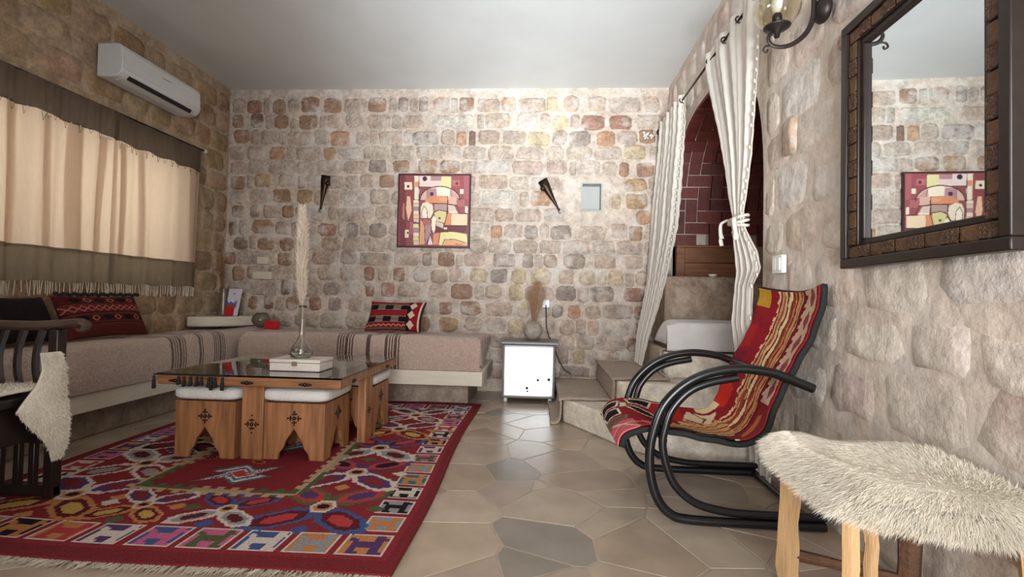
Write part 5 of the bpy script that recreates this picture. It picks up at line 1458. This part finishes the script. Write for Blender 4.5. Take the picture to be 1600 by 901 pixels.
# ------------------------------------------------------------------ rustic stool with sheepskin
m_pine = mat('raw_split_pine', (196, 156, 110), rough=0.65, var=0.22, scale=5, stretch=(6, 6, .9), bump=.3, bscale=25)
m_bark = mat('dark_bark', (96, 66, 46), rough=0.8, var=0.35, scale=14, bump=.6)
ls = thing('rustic_stool', 'low stool of raw split logs under the sheepskin by the right wall', 'stool', (.93, 1.38, 0))
def log(name, p, q, r, m, n=7, par=ls, seed=1):
    R_ = random.Random(seed); p, q = Vector(p), Vector(q); m_pts = 6
    rs = [r * R_.uniform(.85, 1.12) for _ in range(m_pts + 1)]
    pts = [p.lerp(q, k / m_pts) + Vector((R_.uniform(-.004, .004), R_.uniform(-.004, .004), 0)) for k in range(m_pts + 1)]
    return MB().tube(pts, rs, n).build(name, m, par, smooth=True, angle=35)
lg = [log('leg', (.805, 1.60, 0), (.80, 1.585, .425), .034, m_pine, 6, seed=1), log('leg', (.742, 1.195, 0), (.748, 1.205, .425), .019, m_pine, 6, seed=2),
      log('leg', (1.10, 1.50, 0), (1.095, 1.49, .425), .030, m_bark, 7, seed=3), log('leg', (1.105, 1.13, 0), (1.10, 1.14, .425), .034, m_pine, 6, seed=4)]
log('leg_brace', (.797, 1.20, .16), (.792, 1.205, .425), .015, m_pine, 6, seed=5)
log('stretcher', (.80, 1.59, .115), (1.095, 1.495, .095), .017, m_bark, 6, seed=6)
log('stretcher', (.755, 1.20, .13), (1.10, 1.14, .12), .017, m_pine, 6, seed=7)
log('seat_rail', (.755, 1.20, .395), (1.10, 1.14, .395), .020, m_pine, 6, seed=8)
log('seat_rail', (.80, 1.58, .395), (1.09, 1.49, .395), .020, m_pine, 6, seed=9)
for k in range(4):
    a = k / 3
    log('seat_slat', (.755 + .32 * a, 1.19 - .05 * a, .437), (.80 + .29 * a, 1.585 - .09 * a, .437), .018, m_pine, 6, seed=10 + k)
m_hide = mat('sheep_hide', (224, 214, 196), rough=0.95, var=0.08, bump=.4)
m_fur = mat('sheep_wool', (236, 227, 209), rough=0.8, var=0.08, scale=30, sheen=.4)
skn = thing('sheepskin', 'long-haired cream sheepskin spread over the rustic log stool', 'sheepskin', (.93, 1.38, .45))
def Sk(u, v):
    # u: wall side 1, room side 0 ; v: near 0 .. far 1
    xl = np.interp(v, [0, .12, .5, .85, 1], [.78, .715, .735, .755, .785]); xr = np.interp(v, [0, .2, 1], [1.13, 1.15, 1.145])
    yn = np.interp(u, [0, .3, 1], [1.13, 1.09, 1.06]); yf = np.interp(u, [0, .25, .6, 1], [1.655, 1.63, 1.585, 1.57])
    x = xl + (xr - xl) * u; y = yn + (yf - yn) * v
    e = min(u / .22, v / .16, 1.0)
    z = .472 - .055 * (1 - e) ** 2 + .012 * math.sin(u * 5) * math.sin(v * 6)
    c = max(0, 1 - math.hypot(u / .4, (1 - v) / .22)); z += .03 * c
    return (float(x), float(y), float(z))
MB().grid(Sk, 26, 34).build('hide', m_hide, skn, smooth=True, solid=.008)
n = 46000
uu = rng.uniform(0, 1, n); vv = rng.uniform(0, 1, n)
eb = rng.uniform(size=n) < .42
side = rng.integers(0, 3, n)
uu = np.where(eb & (side == 0), rng.uniform(0, .06, n), uu); vv = np.where(eb & (side == 1), rng.uniform(0, .06, n), vv); vv = np.where(eb & (side == 2), rng.uniform(.95, 1, n), vv)
P = np.array([Sk(a, b_) for a, b_ in zip(uu, vv)])
out = np.stack([(uu - .62) * 1.0, (vv - .52) * 1.0, np.full(n, .16)], 1)
edge = np.maximum(np.maximum(1 - uu / .25, 0), np.maximum(1 - vv / .18, 0)); edge = np.maximum(edge, np.maximum((vv - .85) / .15, 0))
out[:, 2] -= edge * .22
out[:, 0] -= .25; out[:, :2] += rng.normal(scale=.10, size=(n, 2))
clump = .5 + .5 * np.sin(P[:, 0] * 110 + 2 * np.sin(P[:, 1] * 70)) * np.sin(P[:, 1] * 95)
lenw = .022 + .034 * edge + .006 * clump
out[:, 0] = np.where(uu > .8, np.minimum(out[:, 0], .0), out[:, 0])
blades('wool', P, out, lenw * rng.uniform(.7, 1.15, n), .0009, m_fur, skn, droop=.45, seg_jit=.16)

# ------------------------------------------------------------------ dark slatted armchair at the left edge
m_ebony = mat('dark_ebony_wood', (34, 24, 21), rough=0.35, var=0.35, scale=6, stretch=(1, 1, .4))
m_carved = mat('carved_brown_arm', (74, 54, 44), rough=0.35, var=0.5, scale=9, stretch=(1, 8, 14), bump=.5, bscale=20)
ac2 = thing('slatted_armchair', 'dark wooden slatted armchair cut off by the left edge of the view', 'chair', (-2.28, 1.7, 0))
for Y in (1.42, 1.96):
    armp = smooth_path([(-2.58, Y, .745), (-2.4, Y, .742), (-2.2, Y, .742), (-2.06, Y, .752), (-1.985, Y, .762), (-1.955, Y, .75), (-1.965, Y, .728), (-1.99, Y, .73)], 5)
    MB().tube(armp, [.034] * 16 + [.030 - .0008 * k for k in range(len(armp) - 16)], 10, flat=.62).build('arm_rest', m_carved, ac2, smooth=True)
    for x in (-2.50, -2.41, -2.325, -2.24, -2.155):
        MB().tube(smooth_path([(x, Y, .46), (x - .012, Y - .01, .55), (x - .012, Y - .008, .64), (x + .004, Y, .725)], 4), .017, 6, flat=.7).build('slat', m_ebony, ac2, smooth=True, angle=40)
    rbox('seat_rail', -2.58, -2.06, Y - .022, Y + .022, .24, .475, m_ebony, ac2, .008)
    for x in (-2.50, -2.41, -2.325, -2.24, -2.17):
        rbox('lower_slat', x - .014, x + .014, Y - .012, Y + .012, .055, .243, m_ebony, ac2, .004)
    rbox('foot_rail', -2.58, -2.06, Y - .018, Y + .018, .014, .06, m_ebony, ac2, .006)
    rbox('front_leg', -2.105, -2.06, Y - .022, Y + .022, .010, .73, m_ebony, ac2, .006)
    rbox('back_leg', -2.60, -2.555, Y - .022, Y + .022, .010, .735, m_ebony, ac2, .006)
rbox('seat', -2.56, -2.05, 1.445, 1.935, .43, .47, m_ebony, ac2, .008)
rbox('front_rail', -2.10, -2.065, 1.445, 1.935, .28, .43, m_ebony, ac2, .006)
sk2 = thing('sheepskin', 'short-haired white sheepskin hanging over the dark armchair at the left', 'sheepskin', (-2.12, 1.92, .2))
ZZ = [.195, .24, .28, .36, .42, .46, .515, .57, .64]
LX = [1.90, 1.885, 1.865, 1.795, 1.755, 1.785, 1.83, 1.85, 1.84]
RXs = [1.935, 1.948, 1.955, 1.962, 1.962, 1.958, 1.955, 1.945, 1.915]
def Sh(u, v):
    z = ZZ[0] + (ZZ[-1] - ZZ[0]) * v
    a, b_ = float(np.interp(z, ZZ, LX)), float(np.interp(z, ZZ, RXs))
    x = -2.025 + .02 * math.sin(PI * u) * math.sin(PI * min(1, v * 1.05)) + .01 * math.sin(v * 7) * u
    return (x, a + (b_ - a) * u, z)
MB().grid(Sh, 20, 30).build('hide', m_hide, sk2, smooth=True, solid=.01)
def Sh2(u, v):                                      # the part that lies on the seat
    return (-2.50 + .46 * u, 1.47 + .45 * v, .487 + .02 * math.sin(u * 5 + v * 4) * .5)
MB().grid(Sh2, 12, 12).build('seat_part', m_hide, sk2, smooth=True, solid=.012)
n = 9000
uu, vv = rng.uniform(0, 1, n), rng.uniform(0, 1, n)
P = np.array([Sh(a, b_) for a, b_ in zip(uu, vv)])
D = np.stack([np.full(n, .6), (uu - .5) * .7 + rng.normal(scale=.3, size=n), -.7 + rng.normal(scale=.3, size=n)], 1)
blades('wool', P, D, rng.uniform(.012, .022, n), .0011, m_fur, sk2, droop=.3)
n = 4000
uu, vv = rng.uniform(0, 1, n), rng.uniform(0, 1, n)
P = np.array([Sh2(a, b_) for a, b_ in zip(uu, vv)])
blades('wool', P, np.stack([rng.normal(scale=.5, size=n), rng.normal(scale=.5, size=n), np.full(n, .8)], 1), rng.uniform(.012, .02, n), .0012, m_fur, sk2, droop=.2)
